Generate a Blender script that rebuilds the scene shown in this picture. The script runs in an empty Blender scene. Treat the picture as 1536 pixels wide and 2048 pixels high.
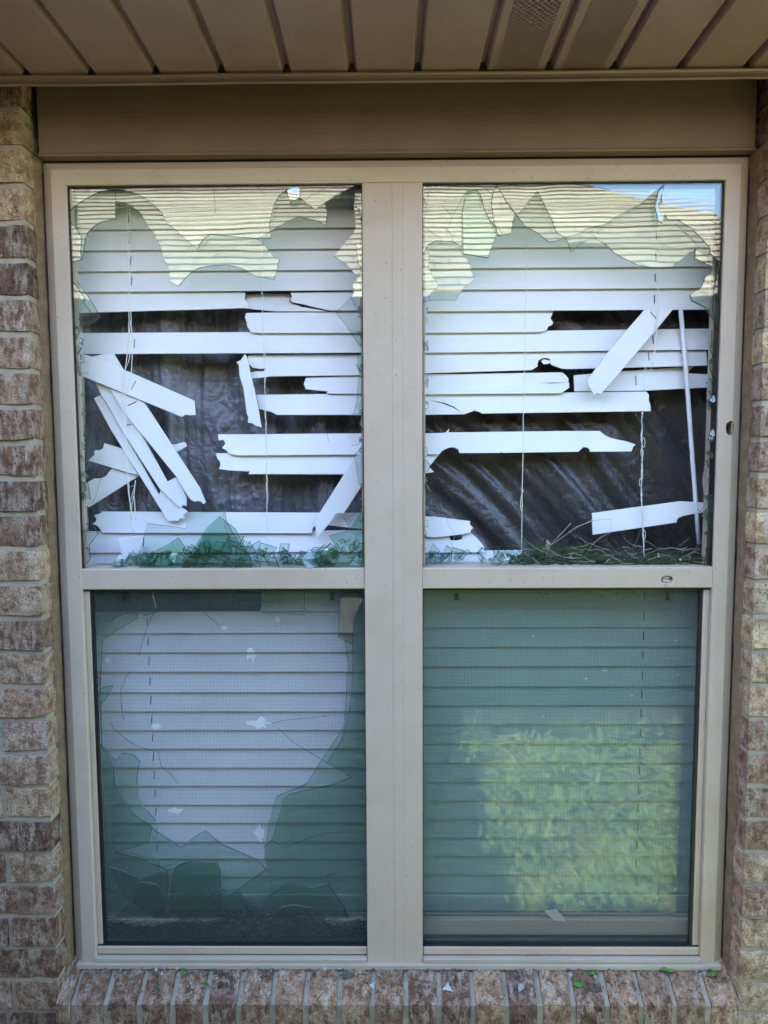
import bpy, bmesh, math, random
import numpy as np
from mathutils import Vector, Matrix, noise
from mathutils.geometry import tessellate_polygon
random.seed(7)
S = bpy.context.scene
C = S.collection
# ------------------------------------------------------------------ camera
CF, CP, CY, CR = 1346.05, .07574, -.00912, -.00471
CAM = Vector((-.01101, -1.38606, 1.08767))
fw = Vector((math.sin(CY)*math.cos(CP), math.cos(CY)*math.cos(CP), -math.sin(CP)))
rt0 = Vector((math.cos(CY), -math.sin(CY), 0)); up0 = rt0.cross(fw)
RT = rt0*math.cos(CR)+up0*math.sin(CR); UP = -rt0*math.sin(CR)+up0*math.cos(CR)
cd = bpy.data.cameras.new('camera'); cam = bpy.data.objects.new('camera', cd); C.objects.link(cam)
cam.matrix_world = Matrix(((RT.x, UP.x, -fw.x, CAM.x), (RT.y, UP.y, -fw.y, CAM.y), (RT.z, UP.z, -fw.z, CAM.z), (0, 0, 0, 1)))
cd.sensor_fit = 'HORIZONTAL'; cd.sensor_width = 36; cd.lens = CF/1536*36; cd.clip_start = .02; cd.clip_end = 500
S.camera = cam
# ------------------------------------------------------------------ sky and sun
SUN_EL = math.radians(46)
SUN_DIR = Vector((-math.cos(SUN_EL), .06, math.sin(SUN_EL))).normalized()
w = bpy.data.worlds.new('World'); S.world = w; w.use_nodes = True
nt = w.node_tree; nt.nodes.clear()
sky = nt.nodes.new('ShaderNodeTexSky'); sky.sky_type = 'NISHITA'; sky.sun_disc = False
sky.sun_elevation = SUN_EL; sky.sun_rotation = math.atan2(SUN_DIR.x, SUN_DIR.y)
bg = nt.nodes.new('ShaderNodeBackground'); bg.inputs[1].default_value = .11
wo = nt.nodes.new('ShaderNodeOutputWorld')
nt.links.new(sky.outputs[0], bg.inputs[0]); nt.links.new(bg.outputs[0], wo.inputs[0])
sd = bpy.data.lights.new('sun', 'SUN'); sd.energy = 5; sd.angle = math.radians(.5); sd.color = (1, .93, .82)
so = bpy.data.objects.new('sun', sd); C.objects.link(so); so.rotation_euler = SUN_DIR.to_track_quat('Z', 'Y').to_euler()
vs = S.view_settings; vs.view_transform = 'Standard'; vs.look = 'None'; vs.gamma = 1; vs.exposure = 4.03; vs.use_curve_mapping = False
cy = S.cycles; cy.max_bounces = 10; cy.diffuse_bounces = 5; cy.glossy_bounces = 5; cy.transparent_max_bounces = 40
cy.transmission_bounces = 6; cy.use_denoising = True; cy.caustics_reflective = False; cy.caustics_refractive = False
cy.sample_clamp_indirect = 6

# ------------------------------------------------------------------ helpers
def P(px, py, Y):                       # photo pixel -> point on the vertical plane y = Y
    d = fw + RT*((px-768)/CF) + UP*((1024-py)/CF)
    return CAM + d*((Y-CAM.y)/d.y)
def XZ(pts, Y):
    return [(lambda p: (p.x, p.z))(P(x, y, Y)) for x, y in pts]
def cr(pts, ox, oy, s):                 # enlarged-crop coordinates -> photo pixels
    return [(ox+x/s, oy+y/s) for x, y in pts]
def empty(name, label=None, cat=None, loc=(0, 0, 0), group=None, kind=None):
    o = bpy.data.objects.new(name, None); C.objects.link(o); o.location = loc; o.empty_display_size = .05
    tag(o, label, cat, group, kind); return o
def tag(o, label=None, cat=None, group=None, kind=None):
    if label: o['label'] = label
    if cat: o['category'] = cat
    if group: o['group'] = group
    if kind: o['kind'] = kind
    return o
def mesh(name, vs_, fs, mat, parent=None, mi=None, smooth=False):
    m = bpy.data.meshes.new(name); m.from_pydata([tuple(v) for v in vs_], [], fs)
    for x in (mat if isinstance(mat, (list, tuple)) else [mat]): m.materials.append(x)
    if mi is not None: m.polygons.foreach_set('material_index', mi)
    if smooth: m.polygons.foreach_set('use_smooth', [True]*len(m.polygons))
    m.update()
    return link(name, m, parent)
def link(name, m, parent=None):
    o = bpy.data.objects.new(name, m); C.objects.link(o)
    if parent:
        o.parent = parent; o.location = -parent.location
    return o
def box(vs_, fs, x0, x1, y0, y1, z0, z1):
    n = len(vs_)
    vs_ += [(x0, y0, z0), (x1, y0, z0), (x1, y1, z0), (x0, y1, z0), (x0, y0, z1), (x1, y0, z1), (x1, y1, z1), (x0, y1, z1)]
    fs += [tuple(n+i for i in f) for f in ((0, 3, 2, 1), (4, 5, 6, 7), (0, 1, 5, 4), (1, 2, 6, 5), (2, 3, 7, 6), (3, 0, 4, 7))]
def boxes(name, bl, mat, parent=None, bevel=0):
    v, f = [], []
    for b in bl: box(v, f, *b)
    o = mesh(name, v, f, mat, parent)
    if bevel:
        bm = bmesh.new(); bm.from_mesh(o.data)
        bmesh.ops.bevel(bm, geom=list(bm.edges), offset=bevel, segments=2, affect='EDGES', profile=.5)
        bm.to_mesh(o.data); bm.free()
    return o
def area2(p): return sum(p[i][0]*p[(i+1) % len(p)][1]-p[(i+1) % len(p)][0]*p[i][1] for i in range(len(p)))
def inset(p, d):
    n = len(p); out = []
    for i in range(n):
        a, b, c = Vector(p[i-1]), Vector(p[i]), Vector(p[(i+1) % n])
        e1, e2 = (b-a), (c-b)
        if e1.length < 1e-7 or e2.length < 1e-7: out.append((b.x, b.y)); continue
        e1.normalize(); e2.normalize()
        m = Vector((-e1.y-e2.y, e1.x+e2.x))
        if m.length < .25: out.append((b.x, b.y)); continue
        m.normalize(); k = d/max(.45, m.dot(Vector((-e1.y, e1.x))))
        out.append((b.x+m.x*k, b.y+m.y*k))
    return out
def plate(name, outer, Y, th, mats, parent=None, holes=(), bev=.0, lean=0, z0=0, rot=None, loc=None):
    """flat piece in the x-z plane: outline with thickness and a chamfered rim; material 0 faces, 1 rim"""
    rings = []
    for k, r in enumerate([outer]+list(holes)):
        r = [tuple(q) for q in r]
        if (area2(r) > 0) != (k == 0): r = r[::-1]
        rings.append(r)
    V, F, M = [], [], []
    allp = [Vector((x, z, 0)) for r in rings for x, z in r]
    tris = tessellate_polygon([[Vector((x, z, 0)) for x, z in r] for r in rings])
    ins = [q for r in rings for q in (inset(r, bev) if bev else r)]
    n = len(allp)
    dy = lambda z: (z-z0)*lean
    V += [(x, Y+dy(z), z) for x, z in ins]                              # front (towards the camera)
    V += [(p.x, Y+dy(p.y)+th*.45, p.y) for p in allp]
    V += [(p.x, Y+dy(p.y)+th, p.y) for p in allp]
    for t in tris:
        a, b, c = t
        ar = (allp[b]-allp[a]).cross(allp[c]-allp[a]).z
        if ar < 0: a, b, c = a, c, b
        F.append((a, b, c)); M.append(0)
        F.append((2*n+a, 2*n+c, 2*n+b)); M.append(0)
    s = 0
    for r in rings:
        L = len(r)
        for i in range(L):
            j = (i+1) % L
            for lo in (0, n):
                F.append((lo+s+i, lo+n+s+i, lo+n+s+j, lo+s+j)); M.append(1)
        s += L
    if rot is not None:
        c = Vector((sum(p.x for p in allp)/n, Y, sum(p.y for p in allp)/n))
        V = [c+rot@(Vector(v)-c) for v in V]
    if len(mats) < 2: M = [0]*len(M)
    return mesh(name, V, F, list(mats), parent, M)
def tube(name, pts, r, mat, parent=None, n=6, acc=None):
    V, F = acc if acc else ([], [])
    pts = [Vector(p) for p in pts]; b0 = len(V)
    for i, p in enumerate(pts):
        t = (pts[min(i+1, len(pts)-1)]-pts[max(i-1, 0)]).normalized()
        a = t.orthogonal().normalized() if i == 0 else (a-t*a.dot(t)).normalized()
        b = t.cross(a)
        rr = r(i/(len(pts)-1)) if callable(r) else r
        V += [tuple(p+a*rr*math.cos(6.2832*k/n)+b*rr*math.sin(6.2832*k/n)) for k in range(n)]
    for i in range(len(pts)-1):
        for k in range(n):
            F.append((b0+i*n+k, b0+i*n+(k+1) % n, b0+(i+1)*n+(k+1) % n, b0+(i+1)*n+k))
    F.append(tuple(b0+k for k in range(n))[::-1]); e = b0+(len(pts)-1)*n; F.append(tuple(e+k for k in range(n)))
    if acc is None: return mesh(name, V, F, mat, parent, smooth=True)
def rag(p, q, n, amp, seed):            # points of a torn edge from p to q (pixels)
    rr = random.Random(seed); out = []
    for i in range(1, n):
        t = i/n; out.append((p[0]+(q[0]-p[0])*t+rr.uniform(-amp, amp), p[1]+(q[1]-p[1])*t+rr.uniform(-amp, amp)*.4))
    return out

# ------------------------------------------------------------------ materials
class N:
    def __init__(s, name):
        s.m = bpy.data.materials.new(name); s.m.use_nodes = True; s.t = s.m.node_tree; s.t.nodes.clear()
        s.out = s.add('OutputMaterial')
    def add(s, t, **k):
        n = s.t.nodes.new('ShaderNode'+t)
        for a, b in k.items(): setattr(n, a, b)
        return n
    def put(s, sock, v):
        if isinstance(v, bpy.types.NodeSocket): s.t.links.new(v, sock)
        elif v is not None: sock.default_value = (*v, 1) if isinstance(v, tuple) and len(v) == 3 and sock.type == 'RGBA' else v
    def coord(s, scale=(1, 1, 1), rnd=0, kind='Object'):
        c = s.add('TexCoord').outputs[kind]; mp = s.add('Mapping'); s.put(mp.inputs[0], c); mp.inputs['Scale'].default_value = scale
        if rnd:
            oi = s.add('ObjectInfo'); mu = s.add('Math', operation='MULTIPLY'); s.put(mu.inputs[0], oi.outputs['Random']); mu.inputs[1].default_value = rnd
            cb = s.add('CombineXYZ'); [s.put(cb.inputs[i], mu.outputs[0]) for i in range(3)]
            s.put(mp.inputs['Location'], cb.outputs[0])
        return mp.outputs[0]
    def noise(s, co, sc, det=5, rough=.55, dist=0):
        n = s.add('TexNoise'); s.put(n.inputs['Vector'], co); n.inputs['Scale'].default_value = sc
        n.inputs['Detail'].default_value = det; n.inputs['Roughness'].default_value = rough; n.inputs['Distortion'].default_value = dist
        return n.outputs['Fac']
    def vor(s, co, sc, feat='F1'):
        n = s.add('TexVoronoi', feature=feat); s.put(n.inputs['Vector'], co); n.inputs['Scale'].default_value = sc; return n.outputs['Distance']
    def ramp(s, f, st):
        n = s.add('ValToRGB'); s.put(n.inputs[0], f); e = n.color_ramp.elements
        while len(e) < len(st): e.new(.5)
        for i, (p, c) in enumerate(st):
            e[i].position = p; e[i].color = (c, c, c, 1) if not isinstance(c, tuple) else (*c, 1)
        return n.outputs[0]
    def mix(s, f, a, b, bt='MIX'):
        n = s.add('MixRGB', blend_type=bt); s.put(n.inputs[0], f); s.put(n.inputs[1], a); s.put(n.inputs[2], b); return n.outputs[0]
    def math(s, op, a, b=None, c=None):
        n = s.add('Math', operation=op); s.put(n.inputs[0], a)
        if b is not None: s.put(n.inputs[1], b)
        if c is not None: s.put(n.inputs[2], c)
        return n.outputs[0]
    def bump(s, h, st, dist=.001, prev=None):
        n = s.add('Bump'); s.put(n.inputs['Height'], h); n.inputs['Strength'].default_value = st; n.inputs['Distance'].default_value = dist
        if prev: s.put(n.inputs['Normal'], prev)
        return n.outputs[0]
    def bsdf(s, col, rough=.5, nrm=None, spec=.5, metal=0, **k):
        n = s.add('BsdfPrincipled'); s.put(n.inputs['Base Color'], col); s.put(n.inputs['Roughness'], rough)
        n.inputs['Specular IOR Level'].default_value = spec; n.inputs['Metallic'].default_value = metal
        if nrm: s.put(n.inputs['Normal'], nrm)
        for a, b in k.items(): s.put(n.inputs[a], b)
        s.t.links.new(n.outputs[0], s.out.inputs[0]); return n
    def surf(s, sh): s.t.links.new(sh, s.out.inputs[0]); return s.m

def m_brick():
    n = N('tumbled_brick'); co = n.coord((1, 1, 1), 37, 'Object'); oc = n.add('ObjectInfo').outputs['Color']
    big = n.noise(co, 14, 4, .6); mid = n.noise(co, 45, 6, .65, .4); fine = n.noise(co, 260, 4, .7)
    c = n.mix(n.ramp(mid, [(.42, 0.), (.58, 1.)]), n.mix(1., oc, (.48, .41, .37), 'MULTIPLY'), oc)
    c = n.mix(n.ramp(big, [(.5, 0.), (.72, .55)]), c, (.17, .098, .06))
    strk = n.noise(n.coord((2.6, 2.2, .9), 51), 30, 6, .72, .15)
    wash = n.math('MULTIPLY', n.ramp(strk, [(.47, 0.), (.57, 1.)]), n.ramp(big, [(.3, 1.), (.62, .25)]))
    c = n.mix(n.math('MULTIPLY', wash, .85), c, (.56, .48, .385))
    pit = n.ramp(n.vor(co, 130), [(.12, 1.), (.24, 0.)]); pm = n.math('MULTIPLY', pit, n.ramp(n.noise(co, 30, 3), [(.5, 0.), (.62, 1.)]))
    c = n.mix(n.math('MULTIPLY', pm, .8), c, (.045, .032, .028))
    c = n.mix(n.ramp(fine, [(.3, .6), (.6, 0.)]), c, (.10, .07, .05), 'MULTIPLY')
    h = n.math('ADD', n.math('MULTIPLY', mid, 1.3), n.math('MULTIPLY', fine, .35)); h = n.math('SUBTRACT', h, n.math('MULTIPLY', pm, .8))
    n.bsdf(c, .92, n.bump(h, 1., .006), .25); return n.m
def m_rough(name, a, b, sc=40, bs=.6, rough=.93, dist=.003, st=(1, 1, 1)):
    n = N(name); co = n.coord(st); m_ = n.noise(co, sc, 6, .65); f_ = n.noise(co, sc*9, 3, .7)
    c = n.mix(n.ramp(m_, [(.3, 0.), (.7, 1.)]), a, b)
    n.bsdf(c, rough, n.bump(n.math('ADD', m_, n.math('MULTIPLY', f_, .5)), bs, dist), .25); return n.m
def m_frame(name='tan_vinyl', col=(.485, .395, .31), rough=.42):
    n = N(name); g = n.noise(n.coord((220, 220, .8)), 3, 3, .6); d = n.noise(n.coord(), 5, 6, .7); sp = n.noise(n.coord(), 120, 3, .6)
    c = n.mix(n.ramp(g, [(.35, .16), (.65, 0.)]), col, tuple(x*.8 for x in col))
    c = n.mix(n.ramp(d, [(.45, 0.), (.75, .5)]), c, tuple(x*y for x, y in zip(col, (.72, .66, .56))))
    c = n.mix(n.ramp(sp, [(.67, 0.), (.73, .6)]), c, (.14, .09, .05))
    n.bsdf(c, n.ramp(d, [(.3, rough), (.8, rough+.15)]), n.bump(n.noise(n.coord((1, 1, 1)), 18, 3), .06, .004), .5); return n.m
def m_board():
    n = N('brown_board'); g = n.noise(n.coord((1.6, 8, 60)), 7, 6, .65, .5); d = n.noise(n.coord(), 6, 5, .6)
    c = n.mix(n.ramp(d, [(.3, 0.), (.75, 1.)]), (.175, .113, .078), (.22, .145, .100))
    n.bsdf(c, .5, n.bump(g, .35, .002), .4); return n.m
def m_soffit():
    n = N('brown_vinyl_soffit'); d = n.noise(n.coord(), 9, 6, .65); w_ = n.noise(n.coord((4, .6, 1)), 6, 4)
    c = n.mix(n.ramp(d, [(.35, 0.), (.75, 1.)]), (.285, .185, .180), (.35, .234, .226))
    n.bsdf(c, .38, n.bump(w_, .15, .006), .5); return n.m
def m_slat():
    n = N('white_faux_wood'); g = n.noise(n.coord((2.2, 1, 70)), 9, 5, .6, .4); d = n.noise(n.coord(), 7, 5, .6)
    c = n.mix(n.ramp(d, [(.4, 0.), (.8, .6)]), (.78, .79, .82), (.66, .665, .67))
    n.bsdf(c, .42, n.bump(g, .22, .0012), .4); return n.m
def m_glass(name, tint, f0):
    n = N(name); tr = n.add('BsdfTransparent'); tr.inputs[0].default_value = (*tint, 1)
    gl = n.add('BsdfGlossy'); gl.inputs['Roughness'].default_value = .0; gl.inputs[0].default_value = (1, 1, 1, 1)
    n.put(gl.inputs['Normal'], n.bump(n.noise(n.coord(), 4.5, 2, .5), .014, .02))
    lw = n.add('LayerWeight'); lw.inputs[0].default_value = .5
    f = n.math('MULTIPLY_ADD', n.math('POWER', lw.outputs['Facing'], 5.), 1-f0, f0)
    ms = n.add('MixShader'); n.put(ms.inputs[0], f); n.put(ms.inputs[1], tr.outputs[0]); n.put(ms.inputs[2], gl.outputs[0]); return n.surf(ms.outputs[0])
def m_rim():
    n = N('glass_broken_rim'); b = n.bsdf((.05, .075, .065), .12, None, .9); tr = n.add('BsdfTransparent'); tr.inputs[0].default_value = (.6, .72, .66, 1)
    ms = n.add('MixShader'); ms.inputs[0].default_value = .62; n.put(ms.inputs[1], tr.outputs[0]); n.put(ms.inputs[2], b.outputs[0]); return n.surf(ms.outputs[0])
def m_screen():
    n = N('insect_screen_mesh'); sx = n.add('SeparateXYZ'); n.put(sx.inputs[0], n.add('TexCoord').outputs['Object'])
    f = None
    for ax in (0, 2):
        fr = n.math('FRACT', n.math('MULTIPLY', sx.outputs[ax], 1/.0030)); l = n.math('LESS_THAN', fr, .22)
        f = l if f is None else n.math('MAXIMUM', f, l)
    d = n.add('BsdfDiffuse'); d.inputs[0].default_value = (.105, .125, .12, 1); tr = n.add('BsdfTransparent')
    fac = n.math('MULTIPLY_ADD', f, .20, .13)
    ms = n.add('MixShader'); n.put(ms.inputs[0], fac); n.put(ms.inputs[1], tr.outputs[0]); n.put(ms.inputs[2], d.outputs[0]); return n.surf(ms.outputs[0])
def m_sheet(name, col, rough, sc, cr_=1.):
    n = N(name); co = n.coord(); a = n.noise(co, sc, 5, .6, 1.2); b = n.noise(co, sc*4, 4, .6, .5)
    wc = n.add('VectorMath', operation='ADD'); n.put(wc.inputs[0], n.coord((1, 1, .38)))
    wn = n.add('TexNoise'); n.put(wn.inputs['Vector'], co); wn.inputs['Scale'].default_value = 9; sc_ = n.add('VectorMath', operation='SCALE'); n.put(sc_.inputs[0], wn.outputs['Color']); sc_.inputs['Scale'].default_value = .12; n.put(wc.inputs[1], sc_.outputs[0])
    e1 = n.ramp(n.vor(wc.outputs[0], sc*.9, 'DISTANCE_TO_EDGE'), [(0, 0.), (.10, .7), (.4, 1.)]); e2 = n.ramp(n.vor(wc.outputs[0], sc*2.3, 'DISTANCE_TO_EDGE'), [(0, 0.), (.12, .8), (.4, 1.)])
    h = n.math('ADD', n.math('MULTIPLY', n.math('ADD', a, n.math('MULTIPLY', b, .3)), .8), n.math('MULTIPLY_ADD', e1, .45*cr_, n.math('MULTIPLY', e2, .2*cr_)))
    n.bsdf(col, n.ramp(n.noise(co, 6, 4), [(.3, rough), (.7, rough+.14)]), n.bump(h, .6, .008), .7); return n.m
def m_plain(name, col, rough=.6, spec=.4): n = N(name); n.bsdf(col, rough, None, spec); return n.m
def m_leafy(name, a, b):
    n = N(name); r = n.noise(n.coord(), 30, 4, .7); c = n.mix(n.ramp(r, [(.3, 0.), (.7, 1.)]), a, b); n.bsdf(c, .6, None, .3); return n.m
def m_shingle():
    n = N('asphalt_shingle'); br = n.add('TexBrick'); n.put(br.inputs['Vector'], n.coord((1, 1, 1), 0, 'UV'))
    br.inputs['Scale'].default_value = 1; br.inputs['Brick Width'].default_value = .31; br.inputs['Row Height'].default_value = .127; br.inputs['Mortar Size'].default_value = .006
    br.inputs['Color1'].default_value = (.38, .345, .285, 1); br.inputs['Color2'].default_value = (.255, .23, .19, 1); br.inputs['Mortar'].default_value = (.05, .04, .03, 1)
    br.inputs['Bias'].default_value = .1
    c = n.mix(n.ramp(n.noise(n.coord(), 3, 5, .7), [(.3, .0), (.75, .6)]), br.outputs[0], (.30, .275, .225)); g = n.noise(n.coord(), 300, 2)
    c = n.mix(n.ramp(g, [(.3, .5), (.7, 0.)]), c, (.1, .08, .06), 'MULTIPLY'); n.bsdf(c, .95, None, .1); return n.m
BRICK = m_brick()
MORTAR = m_rough('mortar', (.42, .365, .275), (.29, .25, .19), 35, .9)
CAULK = m_rough('old_caulk', (.22, .15, .09), (.12, .085, .055), 60, .6, .8)
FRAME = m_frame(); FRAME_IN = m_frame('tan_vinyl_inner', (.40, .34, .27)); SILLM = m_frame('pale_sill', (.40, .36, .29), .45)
BOARD = m_board(); SOFFIT = m_soffit(); SLAT = m_slat()
GLASS = m_glass('window_glass', (.93, .955, .94), .055); RIM = m_rim(); TEAL = m_glass('teal_shard', (.72, .855, .80), .06); COATED = m_glass('coated_shard', (.80, .82, .80), .13)
GLASS_IN = m_glass('coated_inner_glass', (.89, .935, .91), .055)
GLASS_LOW = m_glass('tinted_low_glass', (.925, .968, .942), .044); GLASS_DK = m_glass('broken_low_glass', (.845, .915, .88), .035)
GREEN = m_glass('green_shard', (.86, .94, .915), .06)
SCREEN = m_screen(); GASKET_SHADE = m_plain('dark_gasket_shade', (.012, .012, .013), .5)
SHEET_R = m_sheet('black_polythene', (.042, .040, .041), .22, 22, .25); SHEET_L = m_sheet('smoky_polythene', (.125, .128, .145), .24, 26, .6)
CORD = m_plain('white_cord', (.74, .72, .68), .8); WAND = m_plain('white_wand', (.78, .78, .82), .3)
LINER = m_plain('white_liner', (.62, .63, .62), .5)
GRASS = m_leafy('grass_blade', (.035, .095, .015), (.30, .36, .13)); CLIP = m_leafy('clipping', (.016, .045, .018), (.06, .10, .035)); STRAW = m_leafy('straw', (.34, .29, .19), (.45, .42, .33))
LEAF = m_leafy('green_leaf', (.03, .13, .02), (.09, .22, .04)); DRYLEAF = m_leafy('dull_leaf', (.045, .06, .045), (.10, .10, .07))
SHINGLE = m_shingle(); ROOMM = m_plain('room_wall', (.25, .24, .22), .8)
HOUSEBRICK = m_rough('far_brick', (.13, .08, .06), (.22, .15, .11), 12, .5)
SOIL = m_rough('lawn_soil', (.09, .085, .038), (.13, .13, .055), 3, .7); GUTTER = m_plain('gutter_paint', (.17, .14, .11), .4)

# ------------------------------------------------------------------ ground
GZ = -.46
bxs = [-7+.04*i for i in range(351)]; bv = []
for x in bxs: bv += [(x, -2.92, GZ+.02), (x, -2.12+.26*noise.noise(Vector((x*2.2, 4, 0)))+.16*noise.noise(Vector((x*9, 1, 0))), GZ+.05)]
g = mesh('shade_strip', bv, [(2*i, 2*i+2, 2*i+3, 2*i+1) for i in range(350)], m_plain('shade_strip_dark', (.012, .010, .007), .95)); tag(g, kind='structure')  # near-black strip standing in for the shaded ground along the neighbour's wall
g = mesh('lawn', [(-60, -60, GZ), (60, -60, GZ), (60, 60, GZ), (-60, 60, GZ)], [(0, 1, 2, 3)], SOIL); tag(g, kind='structure')
rg = np.random.default_rng(3); nb = 120000
bx_ = rg.uniform(-2.2, 3.6, nb); by_ = rg.uniform(-2.32, -.25, nb); keep = rg.random(nb) < .55+.45*np.sin(bx_*9+np.sin(by_*7)*2); bx_, by_ = bx_[keep], by_[keep]; nb = len(bx_)
ang = rg.uniform(0, 6.283, nb); hh = rg.uniform(.025, .085, nb)*(1+.8*np.sin(bx_*13+2*np.sin(by_*11))*np.sin(by_*17+bx_*3)); ww = rg.uniform(.002, .006, nb); ln = rg.uniform(-.09, .09, (nb, 2))
tall = rg.random(nb) < .05; hh[tall] *= 1.5; ww[tall] *= 1.8
V = np.zeros((nb, 3, 3)); V[:, 0] = np.c_[bx_-np.cos(ang)*ww, by_-np.sin(ang)*ww, np.full(nb, GZ)]; V[:, 1] = np.c_[bx_+np.cos(ang)*ww, by_+np.sin(ang)*ww, np.full(nb, GZ)]
V[:, 2] = np.c_[bx_+ln[:, 0], by_+ln[:, 1], GZ+hh]
gr = mesh('grass', V.reshape(-1, 3).tolist(), np.arange(nb*3).reshape(-1, 3).tolist(), GRASS)
tag(gr, 'short mown grass growing between the two houses', 'grass', kind='stuff')

nl = 3000; cl = rg.uniform((-.3, -2.1), (3.4, -.35), (260, 2)); ci = rg.integers(0, 260, nl); pc = cl[ci]+rg.normal(0, .07, (nl, 2)); az = rg.uniform(0, 6.283, nl); sz = rg.uniform(.012, .03, nl); zz = GZ+rg.uniform(.04, .14, nl)
dx, dy = np.cos(az)*sz, np.sin(az)*sz; V = np.zeros((nl, 4, 3)); tz = rg.uniform(-.5, .9, nl)*sz
V[:, 0] = np.c_[pc[:, 0], pc[:, 1], zz]; V[:, 1] = np.c_[pc[:, 0]+dx-dy*.4, pc[:, 1]+dy+dx*.4, zz+tz*.6]; V[:, 2] = np.c_[pc[:, 0]+dx*2, pc[:, 1]+dy*2, zz+tz]; V[:, 3] = np.c_[pc[:, 0]+dx+dy*.4, pc[:, 1]+dy-dx*.4, zz+tz*.6]
tag(mesh('weeds', V.reshape(-1, 3).tolist(), np.arange(nl*4).reshape(-1, 4).tolist(), m_leafy('weed_leaf', (.05, .12, .03), (.17, .23, .085))), 'leafy weeds growing in clumps through the lawn', 'weeds', kind='stuff')

# ------------------------------------------------------------------ brick wall
RB = .0595; XC = .7102; ZC = 1.68886; PC = .07019; MJ = .0105; BL = .205
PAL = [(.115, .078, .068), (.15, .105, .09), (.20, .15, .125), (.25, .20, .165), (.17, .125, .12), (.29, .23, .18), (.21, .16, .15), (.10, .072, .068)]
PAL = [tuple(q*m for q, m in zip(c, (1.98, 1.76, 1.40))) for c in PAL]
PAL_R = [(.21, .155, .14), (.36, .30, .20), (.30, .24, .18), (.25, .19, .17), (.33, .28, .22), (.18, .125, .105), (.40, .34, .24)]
PAL_R = [tuple(q*m for q, m in zip(c, (1.82, 1.68, 1.42))) for c in PAL_R]  # cream right-hand bricks, with their sunlit brightness put into the colour
def brick_mesh(lx, ly, lz, seed, shear=0):
    rr = random.Random(seed); nx, ny, nz = max(3, round(lx/.022)), max(2, round(ly/.03)), max(3, round(lz/.02))
    bm = bmesh.new(); idx = {}
    for i in range(nx+1):
        for j in range(ny+1):
            for k in range(nz+1):
                if 0 < i < nx and 0 < j < ny and 0 < k < nz: continue
                p = Vector((lx*i/nx, ly*j/ny, lz*k/nz))
                ex = (i in (0, nx))+(j in (0, ny))+(k in (0, nz))
                c = Vector((lx/2, ly/2, lz/2)); d = (p-c)
                q = noise.noise_vector(p*45+Vector((seed*3.7, seed, 0)))*.0016
                if ex >= 2:
                    pull = .0006+max(0, noise.noise(p*30+Vector((0, seed*2.1, 5))))*.0045
                    s = Vector((1 if i == nx else -1 if i == 0 else 0, 1 if j == ny else -1 if j == 0 else 0, 1 if k == nz else -1 if k == 0 else 0))
                    q -= s*pull*(.7 if ex == 2 else 1)
                p = p+q
                if shear: p.z += p.y*shear*min(1, p.z/lz+.15)
                idx[i, j, k] = bm.verts.new(p)
    def quad(a, b, c_, d): bm.faces.new([idx[a], idx[b], idx[c_], idx[d]])
    for i in range(nx):
        for k in range(nz):
            quad((i, 0, k), (i+1, 0, k), (i+1, 0, k+1), (i, 0, k+1)); quad((i, ny, k+1), (i+1, ny, k+1), (i+1, ny, k), (i, ny, k))
    for j in range(ny):
        for k in range(nz):
            quad((0, j, k+1), (0, j+1, k+1), (0, j+1, k), (0, j, k)); quad((nx, j, k), (nx, j+1, k), (nx, j+1, k+1), (nx, j, k+1))
    for i in range(nx):
        for j in range(ny):
            quad((i, j+1, 0), (i+1, j+1, 0), (i+1, j, 0), (i, j, 0)); quad((i, j, nz), (i+1, j, nz), (i+1, j+1, nz), (i, j+1, nz))
    m = bpy.data.meshes.new('brick'); bm.to_mesh(m); bm.free(); m.materials.append(BRICK)
    m.polygons.foreach_set('use_smooth', [True]*len(m.polygons)); m.set_sharp_from_angle(angle=math.radians(38)); return m
BD = .092
STR = [brick_mesh(BL-MJ, BD, PC-MJ, s) for s in range(8)]
HLF = [brick_mesh(BL/2-MJ, BD, PC-MJ, 20+s) for s in range(6)]
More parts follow.
